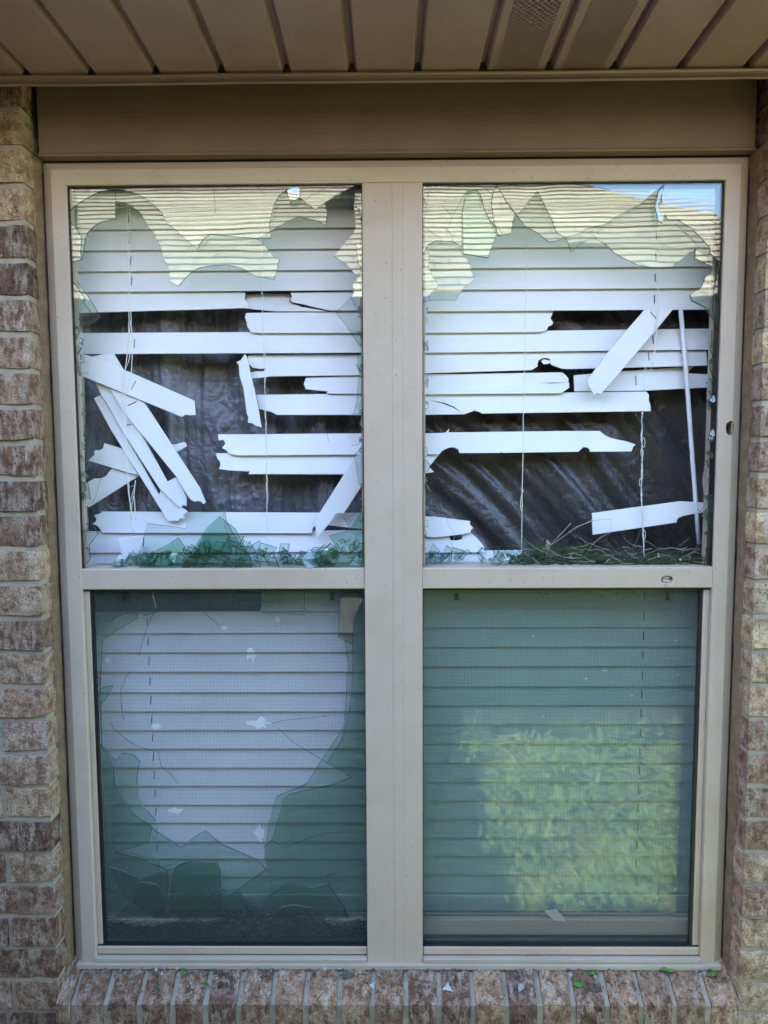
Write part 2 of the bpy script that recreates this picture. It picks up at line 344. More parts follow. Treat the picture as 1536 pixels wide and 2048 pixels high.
def pier(side):
    rr = random.Random(5+side); sx = -1 if side == 0 else 1
    t = empty('brick_wall', 'mottled brown brick wall with pale lime smears %s the broken window' % ('left of' if side == 0 else 'right of'), 'wall', (sx*(XC+.3), -.01, GZ), None)
    x_in, x_out = sx*(XC+.004), sx*(XC+.62)
    boxes('mortar', [(min(x_in, x_out), max(x_in, x_out), -RB+.0055, BD-RB-.01, GZ, 1.832)], MORTAR, t)
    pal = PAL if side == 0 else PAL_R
    for k in range(-2, 30):
        zt = ZC-k*PC-MJ/2; zb = zt-(PC-MJ)
        if zt > 1.835 or zb < GZ: continue
        x = XC; first = True
        while x < XC+.56:
            half = first and k % 2 == 0; L = (BL/2 if half else BL)-MJ
            m = rr.choice(HLF if half else STR)
            b = bpy.data.objects.new('brick', m); C.objects.link(b); b.parent = t
            X0 = x if sx > 0 else -(x+L)
            b.location = Vector((X0, -RB+rr.uniform(-.0015, .0015), zb+rr.uniform(-.001, .001)))-t.location
            b.rotation_euler = (0, rr.uniform(-.006, .006), rr.uniform(-.008, .008))
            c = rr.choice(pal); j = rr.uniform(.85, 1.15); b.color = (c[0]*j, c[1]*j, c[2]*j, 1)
            x += L+MJ; first = False
    v, f = [], []                                                   # the wall goes on outside the frame, joined
    for k in range(-2, 31):
        zt = ZC-k*PC-MJ/2; zb = zt-(PC-MJ)
        if zt > 1.835 or zb < GZ: continue
        x = XC+.64+(BL/2 if k % 2 else 0)
        while x < XC+(1.0 if side == 0 else 3.4):
            a, b_ = (x, x+BL-MJ) if sx > 0 else (-(x+BL-MJ), -x)
            box(v, f, a, b_, -RB+rr.uniform(-.001, .001), .03, zb, zt); x += BL
    o = mesh('outer_bricks', v, f, BRICK, t); o['kind'] = 'stuff'; o.color = (.2, .15, .12, 1)
    xe = XC+(1.3 if side == 0 else 3.6)
    a, b_ = (XC+.62, xe) if sx > 0 else (-xe, -(XC+.62))
    boxes('outer_mortar', [(a, b_, -RB+.006, .03, GZ, 1.832)], MORTAR, t)
    return t
pier(0); pier(1)
# wall under the sill
t = empty('brick_wall', 'low strip of brick wall underneath the brick window sill', 'wall', (0, -.01, GZ))
boxes('mortar', [(-XC+.001, XC-.001, -RB+.006, .03, GZ, -.134)], MORTAR, t)
rr = random.Random(9)
for k in range(26, 30):
    zt = ZC-k*PC-MJ/2; zb = zt-(PC-MJ)
    if zt > -.135 or zb < GZ: continue
    x = -XC+.005+(BL/2 if k % 2 else 0)
    while x+BL-MJ < XC:
        b = bpy.data.objects.new('brick', rr.choice(STR)); C.objects.link(b); b.parent = t; b.location = Vector((x, -RB, zb))-t.location
        c = rr.choice(PAL); b.color = (*c, 1); x += BL
# sloping rowlock sill
t = empty('brick_sill', 'sloping sill of bricks set on edge under the window, strewn with glass bits', 'window sill', (0, -.04, -.1))
BW = .0695; HB = [brick_mesh(BW-.0105, .095, .095, 40+s, .70) for s in range(7)]
slope = math.atan2(.009+.035, .062)
sv = [(-.712, -.0695, -.0405), (.709, -.0695, -.0405), (.709, .03, .026), (-.712, .03, .026), (-.712, -.0695, -.134), (.709, -.0695, -.134), (.709, .03, -.134), (-.712, .03, -.134)]
mesh('mortar', sv, [(0, 1, 2, 3), (4, 7, 6, 5), (0, 4, 5, 1), (1, 5, 6, 2), (2, 6, 7, 3), (3, 7, 4, 0)], MORTAR, t)
SPAL = [(.16, .11, .09), (.22, .155, .12), (.28, .20, .15), (.20, .14, .11), (.30, .22, .16), (.14, .095, .085)]
rr = random.Random(31); jx = -.6771
for i in range(-1, 20):
    x = jx+i*BW+.0052
    wdt = BW-.0105; sc = 1
    if i == -1: x, sc = -.7105, (.029/wdt)
    if i == 19: sc = (.705-x)/wdt
    b = bpy.data.objects.new('brick', rr.choice(HB)); C.objects.link(b); b.parent = t; b.scale = (sc, 1, 1)
    b.rotation_euler = (rr.uniform(-.012, .012), rr.uniform(-.01, .01), rr.uniform(-.008, .008))
    # rotate about the top front edge
    rot = b.rotation_euler.to_matrix(); pf = Vector((0, 0, .095))
    b.location = Vector((x, -.0735+rr.uniform(-.002, .001), -.0355+rr.uniform(-.0015, .001)))-rot@pf-t.location
    c = rr.choice(SPAL); b.color = (c[0]*1.35, c[1]*1.22, c[2]*1.02, 1)  # brick tones warmed to carry the bounce from the sunlit ground
# caulk joints round the frame
t = empty('caulk_joint', 'cracked brown caulk bead between the bricks and the window frame', 'caulk', (0, 0, 0))
for sx in (-1, 1):
    v, f = [], []; nz = 90
    for i in range(nz+1):
        z = .0+1.69*i/nz; wob = noise.noise(Vector((z*14, sx*3, 0)))*.0022; wo2 = noise.noise(Vector((z*40, 7, sx)))*.0016
        v += [(sx*(XC+.003), -.0215+wo2, z), (sx*(XC-.001+wob*.5), -.019+wo2, z), (sx*(.6996+.0012+max(0, wob)), -.006+wob, z), (sx*.6992, .03, z), (sx*(XC+.003), .03, z)]
    for i in range(nz):
        for k in range(4): f.append((i*5+k, i*5+k+1, i*5+k+6, i*5+k+5) if sx > 0 else (i*5+k+5, i*5+k+6, i*5+k+1, i*5+k))
    boxes('crack', [(min(sx*.7003, sx*.7020), max(sx*.7003, sx*.7020), -.0062, -.003, .02, 1.66)], GASKET_SHADE, t)
    mesh('caulk_bead', v, f, CAULK, t, smooth=True)

# ------------------------------------------------------------------ header board, trim, soffit
t = empty('header_board', 'brown wood-grained board above the window beneath the soffit', 'trim board', (0, -.01, 1.69))
boxes('board', [(-.6975, .7015, -.022, .02, 1.6915, 1.834)], BOARD, t, .0015)
boxes('drip_lip', [(-.6985, .7025, -.0255, .018, 1.6855, 1.6905)], BOARD, t, .001)
boxes('dark_gap', [(-.699, .703, -.004, .0, 1.681, 1.686)], GASKET_SHADE, t)
t = empty('soffit', 'brown vinyl soffit of grooved panels under the eave, two of them perforated', 'soffit', (0, -.4, 1.81))
ZS = 1.8105; SX0 = -.68732; SS = .12171; YT = -.078; YE = -.35
def prof(x0, x1):
    g_ = .0085
    return [(x0-.001, .0155), (x0+.0035, .0155), (x0+g_-.003, .006), (x0+g_, .0008), (x0+g_+.002, 0), (x1-g_-.002, 0), (x1-g_, .0008), (x1-g_+.003, .006), (x1-.0035, .0155), (x1-.0012, .0155)]
for i in range(-11, 27):
    x0 = SX0+i*SS; pr = prof(x0, x0+SS); vented = i in (7, 8); ny = 14; v, f = [], []
    for j in range(ny+1):
        y = YT+.004+(YE-YT)*j/ny
        for k, (x, z) in enumerate(pr):
            sag = noise.noise(Vector((x*3+i, y*4, 1)))*.0012 if k in (4, 5) else 0
            v.append((x, y, ZS+z+sag*.0))
    m_ = len(pr)
    for j in range(ny):
        for k in range(m_-1):
            if vented and k == 4: continue
            f.append((j*m_+k, j*m_+k+1, (j+1)*m_+k+1, (j+1)*m_+k))
    if vented:                                                     # real perforations: every cell is a ring of faces round a hole
        xa, xb = pr[4][0], pr[5][0]; mx = .012; nx = 13; cx = (xb-xa-2*mx)/nx; y0 = YT+.004; y1 = YE+.004; nyc = 54; cyy = (y1-y0)/nyc
        for (a, b_) in ((xa, xa+mx), (xb-mx, xb)):
            n0 = len(v); v += [(a, y0, ZS), (b_, y0, ZS), (b_, y1, ZS), (a, y1, ZS)]; f.append((n0, n0+1, n0+2, n0+3))
        for ii in range(nx):
            for jj in range(nyc):
                X, Y_ = xa+mx+cx*(ii+.5), y0+cyy*(jj+.5); n0 = len(v)
                if (ii+jj) % 2: 
                    v += [(X-cx/2, Y_-cyy/2, ZS), (X+cx/2, Y_-cyy/2, ZS), (X+cx/2, Y_+cyy/2, ZS), (X-cx/2, Y_+cyy/2, ZS)]; f.append((n0, n0+1, n0+2, n0+3)); continue
                r_ = .0022
                v += [(X+cx/2*a, Y_+cyy/2*b_, ZS) for a, b_ in ((-1, -1), (1, -1), (1, 1), (-1, 1))]+[(X+r_*a, Y_+r_*b_, ZS) for a, b_ in ((-1, -1), (1, -1), (1, 1), (-1, 1))]
                for q in range(4): f.append((n0+q, n0+(q+1) % 4, n0+4+(q+1) % 4, n0+4+q))
    o = mesh('panel', v, f, SOFFIT, t)
    if vented: o['label'] = 'perforated vent panel'
# J-channel trim
v, f = [], []
pr = [(-.0785, 1.8058), (-.0800, 1.8070), (-.0822, 1.8060), (-.0825, 1.8035), (-.0800, 1.801), (-.0795, 1.796), (-.0815, 1.7905), (-.0800, 1.7880), (-.0785, 1.7878), (-.0775, 1.789), (-.077, 1.806)]
xs = np.linspace(-2.2, 4.2, 120)
for x in xs:
    wv = noise.noise(Vector((x*2.5, 0, 0)))*.0012; wz = noise.noise(Vector((x*5, 3, 0)))*.0009
    v += [(x, y+wv, z+wz) for y, z in pr]
for i in range(len(xs)-1):
    for k in range(len(pr)-1):
        a = i*len(pr)+k; f.append((a+len(pr), a+len(pr)+1, a+1, a))
mesh('trim_channel', v, f, SOFFIT, t, smooth=False)
boxes('attic_shade', [(-2.3, 4.3, YE, .03, 1.835, 1.845)], GASKET_SHADE, t)  # black sheet painted as the darkness of the attic above the panels
t = empty('eave', 'brown fascia and shingles along the edge of the eave above', 'eave', (1, -.72, 1.9))
boxes('fascia', [(-2.3, 4.3, -.37, -.35, 1.80, 1.97)], GUTTER, t)
boxes('drip_edge', [(-2.3, 4.3, -.39, -.372, 1.93, 1.975)], GUTTER, t)
def roof(name, e0, e1, run, rise_dir, z0, pitch, th=.012, parent=None, clip=None):
    """shingle courses stepping up a roof from the eave line e0-e1"""
    v, f, uv = [], [], []; ex = .127; n = int(run/(ex*math.cos(pitch)))
    d = Vector(rise_dir); e0, e1 = Vector(e0), Vector(e1); up = d*math.cos(pitch)+Vector((0, 0, math.sin(pitch))); nn = Vector((0, 0, math.cos(pitch)))-d*math.sin(pitch)
    L = (e1-e0).length
    for i in range(n):
        a, b = up*(i*ex)+nn*th, up*((i+1)*ex)+nn*.002
        s0, s1 = (0, 1) if not clip else clip(i, n)
        p0, p1 = e0.lerp(e1, s0), e0.lerp(e1, s1); k = len(v)
        v += [p0+a, p1+a, p1+b, p0+b, p0+a-nn*th, p1+a-nn*th]; f += [(k, k+1, k+2, k+3), (k+4, k+5, k+1, k)]
        off = (i*.37) % .31
        uv += [(L*s0+off, i*.127+.001), (L*s1+off, i*.127+.001), (L*s1+off, (i+1)*.127-.008), (L*s0+off, (i+1)*.127-.008)]*2
    o = mesh(name, v, f, SHINGLE, parent); ul = o.data.uv_layers.new(name='UVMap')
    for i, q in enumerate(uv): ul.data[i].uv = q
    return o
roof('roof_slope', (-2.3, -.395, 1.98), (4.3, -.395, 1.98), 3.6, (0, 1, 0), 1.97, math.radians(30), parent=t)

# ------------------------------------------------------------------ neighbouring house (seen mirrored in the glass) and an added wing that casts shade
def VP(px, py, y): p = P(px, py, y); return p
EY = 2.40; ez = VP(700, 600, EY).z; PT = math.radians(33)
def onroof(px, py):
    d = fw+RT*((px-768)/CF)+UP*((1024-py)/CF); tp = math.tan(PT)
    s = (ez-CAM.z+(CAM.y-EY)*tp)/(d.z-d.y*tp); return CAM+d*s
A_, B_ = onroof(1200, 370), onroof(1445, 426)
t = empty('neighbour_house', 'house with tan shingle roof mirrored in the upper window glass', 'house', (0, -4, GZ))
run = A_.y-EY
def hipclip(i, n):
    x0, x1 = -7., 7.; yv = EY+(i+1)*.127*math.cos(PT)
    k = (yv-B_.y)/(A_.y-B_.y) if abs(A_.y-B_.y) > 1e-3 else 0
    return 0, min(1, max(.02, ((B_.x+(A_.x-B_.x)*k)-x0)/(x1-x0)))
print('roof', A_[:], B_[:], ez)
roof('roof', (-7, -EY+.024, ez), (7, -EY+.024, ez), run+2.2, (0, -1, 0), ez, PT, parent=t, clip=hipclip)
boxes('wall', [(-7, 7, -7, -EY-.5, GZ, ez-.1)], HOUSEBRICK, t)
boxes('fascia', [(-7, 7, -EY-.02, -EY+.0, ez-.16, ez+.012)], GUTTER, t); boxes('eave_soffit', [(-7, 7, -EY-.5, -EY-.02, ez-.15, ez-.13)], SOFFIT, t)
t = empty('shade_wing', 'added unseen brick wing left of the window that casts shade on the lawn', 'house', (-3, -1.5, GZ))  # added out of view to shade the left part of the lawn
boxes('wall', [(-5, -2.26, -6, -.06, GZ, 1.99)], HOUSEBRICK, t); boxes('eave', [(-2.30, -1.96, -6, .1, 1.86, 2.0)], GUTTER, t)
roof('roof', (-1.95, -6, 2.0), (-1.95, .1, 2.0), 3, (-1, 0, 0), 2, math.radians(28), parent=t)

# ------------------------------------------------------------------ room behind
v, f = [], []
for b in ((-1.8, 1.8, 3, 3.1, -.6, 2.4), (-1.9, -1.8, .1, 3, -.6, 2.4), (1.8, 1.9, .1, 3, -.6, 2.4), (-1.8, 1.8, .1, 3, 2.3, 2.4), (-1.8, 1.8, .1, 3, -.7, -.6),
          (-1.8, -.72, .1, .14, -.6, 2.3), (.72, 1.8, .1, .14, -.6, 2.3), (-.72, .72, .1, .14, 1.72, 2.3), (-.72, .72, .1, .14, -.6, -.01)): box(v, f, *b)
tag(mesh('room_wall', v, f, ROOMM), kind='structure')

# ------------------------------------------------------------------ window unit
WIN = empty('double_window', 'tan double window, upper panes smashed and lower screens holed', 'window', (0, 0, 0))
HZ = 1.6846
def frame_side(name, a, b, prof, mat):
    """a, b: outer corners; prof: (inset, y); the ends are mitred inwards"""
    v, f = [], []; n = len(prof)
    for (c, sgn) in ((a, 1), (b, -1)):
        for ins, y in prof: v.append((c[0]+c[2]*ins, y, c[1]+c[3]*ins))
    for k in range(n): f.append((k, (k+1) % n, n+(k+1) % n, n+k))
    f.append(tuple(range(n))[::-1]); f.append(tuple(range(n, 2*n)))
    o = mesh(name, v, f, mat, WIN)
    bm = bmesh.new(); bm.from_mesh(o.data); bmesh.ops.recalc_face_normals(bm, faces=bm.faces); bm.to_mesh(o.data); bm.free(); return o
FP = [(0, .022), (0, -.001), (.0012, -.0025), (.0195, -.0135), (.0205, -.0142), (.0485, -.0145), (.0497, -.0138), (.0500, -.0125), (.0500, .022), (.03, .022)]
JR = [(q, y) if q < .03 else (q, y) for q, y in FP]
head = frame_side('head', (-.70, HZ, 1, -1), (.70, HZ, -1, -1), FP, FRAME)
jl = frame_side('jamb', (-.70, HZ, 1, -1), (-.70, .0, 1, 0), FP, FRAME)
jr = frame_side('jamb', (.70, HZ, -1, -1), (.70, .0, -1, 0), FP, FRAME)
# centre mullion with shallow grooves
mp = [(-.0640, .022), (-.0640, -.0125), (-.0630, -.0150), (-.0065, -.0150), (-.0060, -.0146), (-.0052, -.0146), (-.0047, -.0153), (.0140, -.0153), (.0145, -.0146), (.0153, -.0146), (.0160, -.0150), (.0543, -.0150), (.0553, -.0125), (.0553, .022)]
def extr(name, pr, z0, z1, mat, parent):
    n = len(pr); v = [(x, y, z0) for x, y in pr]+[(x, y, z1) for x, y in pr]
    f = [(k, (k+1) % n, n+(k+1) % n, n+k) for k in range(n)]+[tuple(range(n))[::-1], tuple(range(n, 2*n))]
    o = mesh(name, v, f, mat, parent)
    bm = bmesh.new(); bm.from_mesh(o.data); bmesh.ops.recalc_face_normals(bm, faces=bm.faces); bm.to_mesh(o.data); bm.free(); return o
extr('mullion', mp, .0, HZ-.0505, FRAME, WIN)
XL = (-.650, -.064); XR = (.0555, .650)
rails = []
for (a, b) in (XL, XR):
    v, f = [], []
    pr = [(.045, .824), (-.0105, .824), (-.0125, .826), (-.0128, .8655), (-.0110, .8675), (.010, .8690), (.060, .8690), (.060, .824)]
    n = len(pr); v = [(a+.0003, y, z) for y, z in pr]+[(b-.0003, y, z) for y, z in pr]
    f = [(k, (k+1) % n, n+(k+1) % n, n+k) for k in range(n)]+[tuple(range(n))[::-1], tuple(range(n, 2*n))]
    o = mesh('meeting_rail', v, f, FRAME, WIN); bm = bmesh.new(); bm.from_mesh(o.data); bmesh.ops.recalc_face_normals(bm, faces=bm.faces); bm.to_mesh(o.data); bm.free(); rails.append(o)
def cut(o, cx, cz, rx, rz, depth, seed):                           # hail punched a ragged hole in the hollow vinyl
    rr = random.Random(seed); v = []; n = 14
    for y in (-.05, depth): v += [(cx+rx*math.cos(6.283*k/n)*(1+rr.uniform(-.1, .1)), y, cz+rz*math.sin(6.283*k/n)*(1+rr.uniform(-.08, .08))) for k in range(n)]
    f = [(k, (k+1) % n, n+(k+1) % n, n+k) for k in range(n)]+[tuple(range(n))[::-1], tuple(range(n, 2*n))]
    c = mesh('cutter', v, f, FRAME); bm = bmesh.new(); bm.from_mesh(c.data); bmesh.ops.recalc_face_normals(bm, faces=bm.faces); bm.to_mesh(c.data); bm.free()
    md = o.modifiers.new('b', 'BOOLEAN'); md.object = c; md.operation = 'DIFFERENCE'; md.solver = 'EXACT'
    dg = bpy.context.evaluated_depsgraph_get(); nm = bpy.data.meshes.new_from_object(o.evaluated_get(dg)); o.modifiers.clear(); o.data = nm; bpy.data.objects.remove(c)
cut(jr, .676, 1.1506, .0098, .0150, .018, 1); cut(rails[1], .5578, .8423, .0125, .0078, .004, 2)
plate('hole_shading', [(.667, 1.136), (.667, 1.166), (.6785, 1.166), (.6785, 1.136)], .0165, .001, [FRAME_IN], WIN)  # lighter half of the hole's floor, coloured as its lit part
plate('hole_flap', [(.6845, 1.139), (.6790, 1.143), (.6785, 1.160), (.6815, 1.1655)], -.012, .001, [FRAME_IN], WIN, rot=Matrix.Rotation(.7, 3, 'Z'))
plate('hole_shading', [(.666, 1.134), (.666, 1.168), (.687, 1.168), (.687, 1.134)], .0172, .0006, [GASKET_SHADE], WIN)  # black plate painted as the shade inside the hole
plate('hole_flap', [(.5475, .842), (.554, .8485), (.566, .846), (.561, .842), (.556, .8445)], -.0105, .0012, [SILLM], WIN, rot=Matrix.Rotation(.15, 3, 'X'))
plate('hole_flap', [(.548, .8405), (.5555, .8435), (.569, .839), (.563, .8355), (.553, .8365)], -.0095, .0012, [SILLM], WIN, rot=Matrix.Rotation(-.2, 3, 'X'))
# sill members
boxes('frame_sill', [(-.690, .690, -.024, .05, .001, .0115)], SILLM, WIN, .0012)
for (a, b) in ((-.651, -.0645), (.0560, .6505)):
    boxes('sill_track', [(a, b, -.018, .05, .0118, .0205)], SILLM, WIN, .0012)
    boxes('screen_rail', [(a+.001, b-.0005, -.0085, .006, .0240, .0400)], FRAME, WIN, .0015)
    boxes('gasket_or_shade', [(a+.001, b-.001, -.0045, .01, .0403, .0432)], GASKET_SHADE, WIN)
    boxes('gasket_or_shade', [(a+.001, b-.001, -.003, .01, .0206, .0238)], GASKET_SHADE, WIN)
    boxes('gasket_or_shade', [(a+.001, b-.001, -.006, .004, .8195, .8238)], GASKET_SHADE, WIN)  # dark strip painted as the shadow line under the meeting rail
    boxes('sash_rail', [(a+.001, b-.001, .022, .054, .046, .082)], FRAME_IN, WIN, .002)
    boxes('sash_rail', [(a+.001, b-.001, .022, .054, .785, .8235)], FRAME_IN, WIN, .002) if False else None
# side strips of the lower openings
boxes('screen_stile', [(-.6496, -.6395, -.004, .012, .0435, .8192)], FRAME, WIN, .001)
boxes('gasket_or_shade', [(-.6393, -.6335, -.001, .008, .0436, .819)], GASKET_SHADE, WIN)
boxes('screen_stile', [(.6370, .6496, -.004, .012, .0435, .8192)], FRAME, WIN, .001)
boxes('gasket_or_shade', [(.6312, .6368, -.001, .008, .0436, .819)], GASKET_SHADE, WIN)
boxes('gasket_or_shade', [(-.0655, -.0643, -.008, .03, .0436, .819)], GASKET_SHADE, WIN); boxes('gasket_or_shade', [(.0556, .0572, -.008, .03, .0436, .819)], GASKET_SHADE, WIN)
# dark glazing line round the upper panes
for (a, b) in (XL, XR):
    e = .0016
    boxes('glazing_bead', [(a, a+e, -.009, .012, .869, 1.634), (b-e, b, -.009, .012, .869, 1.634), (a+e, b-e, -.009, .012, 1.634-e, 1.634)], GASKET_SHADE, WIN)
    boxes('spacer_bar', [(a+.001, a+.006, -.0025, .0065, .87, 1.633), (b-.006, b-.001, .0155, .024, .87, 1.633)], FRAME_IN, WIN)
# white jamb liners of the room side
boxes('jamb_liner', [(-.70, -.6925, .046, .15, 0, HZ)], LINER, WIN); boxes('jamb_liner', [(.6925, .70, .046, .15, 0, HZ)], LINER, WIN)
boxes('jamb_liner', [(-.01, .01, .046, .15, 0, HZ)], LINER, WIN); boxes('head_liner', [(-.69, .69, .046, .15, 1.672, HZ)], LINER, WIN)
boxes('stool', [(-.69, .69, .055, .16, -.01, .022)], LINER, WIN)

# ---------------- glass left in the upper panes (two layers, traced)
YO, YI = -.0065, .0075
a1 = lambda p: cr(p, 100, 340, 3.84); a2 = lambda p: cr(p, 420, 340, 3.84); a3 = lambda p: cr(p, 820, 340, 3.84); a4 = lambda p: cr(p, 1136, 340, 3.84)
def glass(pts, Y, mat=GLASS, rot=None, bev=.0008, th=.003, name='glass_shard', holes=(), lab=None):
    o = plate(name, XZ(pts, Y), Y, th, [mat, RIM], WIN, holes=[XZ(h, Y) for h in holes], bev=bev, rot=rot)
    if lab: o['label'] = lab
    return o
contB = a1([(165, 700), (240, 690), (262, 590), (268, 540), (290, 480), (340, 430), (400, 400), (460, 380), (503, 375), (505, 240), (555, 250), (600, 265), (640, 290), (690, 330), (720, 375), (740, 420), (790, 480), (830, 560), (855, 620), (862, 680), (895, 720), (912, 770), (912, 850), (985, 892), (1040, 830), (1080, 790), (1140, 755), (1200, 740), (1340, 730), (1420, 740)]) + \
    a2([(250, 755), (300, 790), (360, 820), (420, 825), (490, 845), (515, 770), (520, 730), (535, 690), (480, 650), (440, 600), (400, 555), (365, 530), (440, 490), (510, 445), (600, 395), (683, 355), (760, 375), (830, 395), (890, 425), (900, 340), (885, 250), (1000, 190), (1120, 125)])
glass([(127, 520)]+contB+[(713, 366), (127, 366)], YI, GLASS_IN, Matrix.Rotation(.006, 3, 'X'))
contA = a1([(145, 320), (180, 280), (280, 215), (380, 165), (470, 148), (530, 148), (600, 158), (700, 200), (790, 265), (850, 320), (885, 380), (900, 415), (935, 435), (1000, 500), (1060, 550), (1135, 605), (1150, 570), (1185, 525), (1228, 495), (1400, 510)]) + \
    a2([(200, 515), (360, 525), (470, 525), (465, 480), (455, 440), (470, 350), (490, 270), (530, 200), (590, 155), (592, 190), (610, 240), (645, 235), (690, 215), (740, 260), (810, 305), (870, 265), (960, 200), (1110, 125)])
glass([(127, 420)]+contA+[(711, 366), (127, 366)], YO, GLASS, Matrix.Rotation(-.004, 3, 'Z'))
rs = a2([(1125, 100), (1100, 275), (1110, 330), (1115, 450), (1080, 500), (1030, 560), (985, 610), (950, 660), (1010, 700), (1060, 740), (1100, 790), (1125, 810), (1150, 790), (1090, 870), (1105, 940), (1080, 975), (1030, 1030), (960, 1090), (1050, 1200), (1120, 1310), (1200, 1400)])
glass(rs+[(732, 366)], YI, GLASS_IN, Matrix.Rotation(.012, 3, 'Z'))
glass(a2([(1100, 270), (1150, 300), (1170, 420), (1168, 560), (1120, 560), (1130, 700), (1170, 760), (1135, 840), (1090, 880), (1105, 940), (1080, 980), (1120, 1060), (1200, 1180), (1200, 260)]), YO, GLASS)
glass(a2([(590, 155), (640, 130), (690, 125), (693, 180), (680, 215), (650, 235), (610, 240), (598, 200)]), -.0095, COATED, Matrix.Rotation(.25, 3, 'Z'), lab='small tilted shard showing the sky')
# left edge of the left pane
glass(a1([(105, 380), (150, 390), (210, 460), (240, 520), (235, 690), (165, 705), (105, 720)]), YO)
glass(a1([(105, 760), (170, 790), (240, 900), (300, 980), (350, 1060), (385, 1130), (320, 1180), (250, 1210), (190, 1225), (105, 1320)]), YI, GLASS_IN)
glass(a1([(105, 800), (165, 840), (270, 990), (255, 1015), (330, 1110), (220, 1145), (265, 1180), (105, 1260)]), YO)
# right pane
contRB = a3([(120, 1000), (355, 1000), (375, 960), (420, 900), (505, 835), (480, 780), (465, 735), (440, 680), (410, 645), (500, 660), (600, 675), (625, 600), (650, 530), (665, 500), (680, 507), (780, 485), (790, 430), (800, 360), (815, 345), (880, 430), (940, 460), (1000, 500), (1060, 548), (1110, 548), (1190, 520), (1215, 560), (1225, 600), (1240, 632), (1300, 570), (1360, 540), (1430, 532)]) + \
    a4([(215, 532), (280, 565), (360, 640), (440, 685), (540, 730), (640, 748), (790, 745), (860, 700), (930, 640), (985, 605), (970, 680), (1050, 710), (1105, 740), (1115, 785), (1060, 820), (1045, 860), (1030, 890), (1000, 925), (935, 960), (950, 1005), (1050, 1055), (1145, 1180)])
glass([(838, 600)]+contRB+[(1455, 650), (1455, 360), (838, 360)], YI, GLASS_IN, Matrix.Rotation(.005, 3, 'X'))
contRA = a3([(100, 640), (140, 575), (200, 545), (330, 550), (400, 590), (400, 330), (430, 170), (510, 150), (540, 190), (570, 300), (620, 400), (690, 455), (640, 350), (628, 260), (635, 190), (665, 115), (740, 240), (820, 350), (870, 300), (920, 230), (980, 165), (1020, 240), (1045, 300), (1080, 360), (1100, 420), (1125, 480), (1190, 520), (1330, 480)]) + \
    a4([(130, 455), (280, 420), (420, 330), (560, 260), (740, 110), (720, 180), (720, 250), (672, 290), (690, 350), (700, 385), (720, 400), (740, 345), (770, 385), (850, 385), (950, 450), (1030, 530), (1090, 600), (1090, 640), (1150, 690), (1230, 780)])
glass([(838, 520)]+contRA+[(1455, 520), (1455, 360), (838, 360)], YO, GLASS, Matrix.Rotation(-.004, 3, 'X'))
glass(a3([(20, 560), (140, 575), (148, 640), (145, 740), (170, 810), (215, 870), (210, 905), (140, 975), (100, 1010), (20, 1000)]), YO)
glass(a3([(400, 330), (430, 200), (510, 150), (560, 270), (620, 400), (665, 495), (600, 675), (410, 642)]), YO+.004, GREEN, Matrix.Rotation(.02, 3, 'Z'))
glass(a3([(640, 160), (672, 118), (735, 235), (815, 350), (795, 370), (780, 485), (680, 505), (640, 380), (625, 260)]), YO-.002, GLASS, Matrix.Rotation(.03, 3, 'X'))
glass(a4([(740, 110), (725, 180), (700, 265), (720, 345), (745, 345), (730, 410), (690, 395), (668, 290), (690, 180)]), YO-.003, GLASS, Matrix.Rotation(.05, 3, 'Z'))
glass(a4([(975, 605), (1060, 650), (1090, 720), (1130, 800), (1130, 900), (1095, 1068), (1040, 1045), (955, 1005), (937, 960), (1030, 890), (1050, 820), (1110, 785), (1090, 735), (975, 680)]), YO, GLASS, Matrix.Rotation(.02, 3, 'Z'))
glass(a4([(1120, 940), (1165, 700), (1230, 700), (1230, 1300), (1140, 1180), (1110, 1080)]), YO+.002, GLASS)
glass([(1424, 660), (1421, 700), (1426, 712), (1418, 730), (1426, 755), (1440, 760), (1440, 655)], YO)
glass([(1396, 1018), (1404, 1026), (1416, 1016), (1420, 990), (1440, 985), (1440, 1150), (1405, 1150), (1414, 1100), (1418, 1040)], YO, GREEN)
# lower left of the left pane: tall remnants standing in the glazing channel
L5 = lambda p: cr(p, 100, 700, 3.84)
glass(L5([(200, 1000), (290, 1020), (310, 1150), (260, 1130), (200, 1200)]), YO, GREEN)
glass(L5([(220, 1400), (330, 1350), (370, 1410), (300, 1500), (310, 1600), (240, 1700), (200, 1700)]), YO)
glass(L5([(745, 1330), (900, 1350), (1040, 1370), (1060, 1300), (1080, 1180), (1330, 1190), (1360, 1330), (1450, 1480), (1540, 1600), (1600, 1720), (640, 1720), (700, 1500)]), YI, GLASS_IN)
glass(L5([(1020, 1640), (1160, 1430), (1200, 1370), (1300, 1278), (1420, 1370), (1480, 1480), (1540, 1600), (1560, 1720), (1000, 1720)]), YO, TEAL)
glass(L5([(640, 1720), (770, 1560), (900, 1495), (985, 1437), (1040, 1520), (1010, 1570), (1080, 1640), (1060, 1720)]), YO, TEAL, Matrix.Rotation(.05, 3, 'X'))
glass(L5([(1180, 1420), (1380, 1420), (1390, 1560), (1270, 1620), (1080, 1600)]), YO-.003, TEAL, Matrix.Rotation(.1, 3, 'X'))
L6 = lambda p: cr(p, 400, 700, 3.34)
R4 = lambda p: cr(p, 1136, 700, 3.84)
glass(L6([(1030, 700), (1080, 640), (1110, 600), (1120, 880), (1060, 900), (1045, 800)]), YO, GREEN)
glass(L6([(860, 1240), (1000, 1200), (1060, 1110), (1120, 1050), (1120, 1480), (760, 1480), (800, 1370), (905, 1310)]), YO, TEAL, Matrix.Rotation(.04, 3, 'Z'))
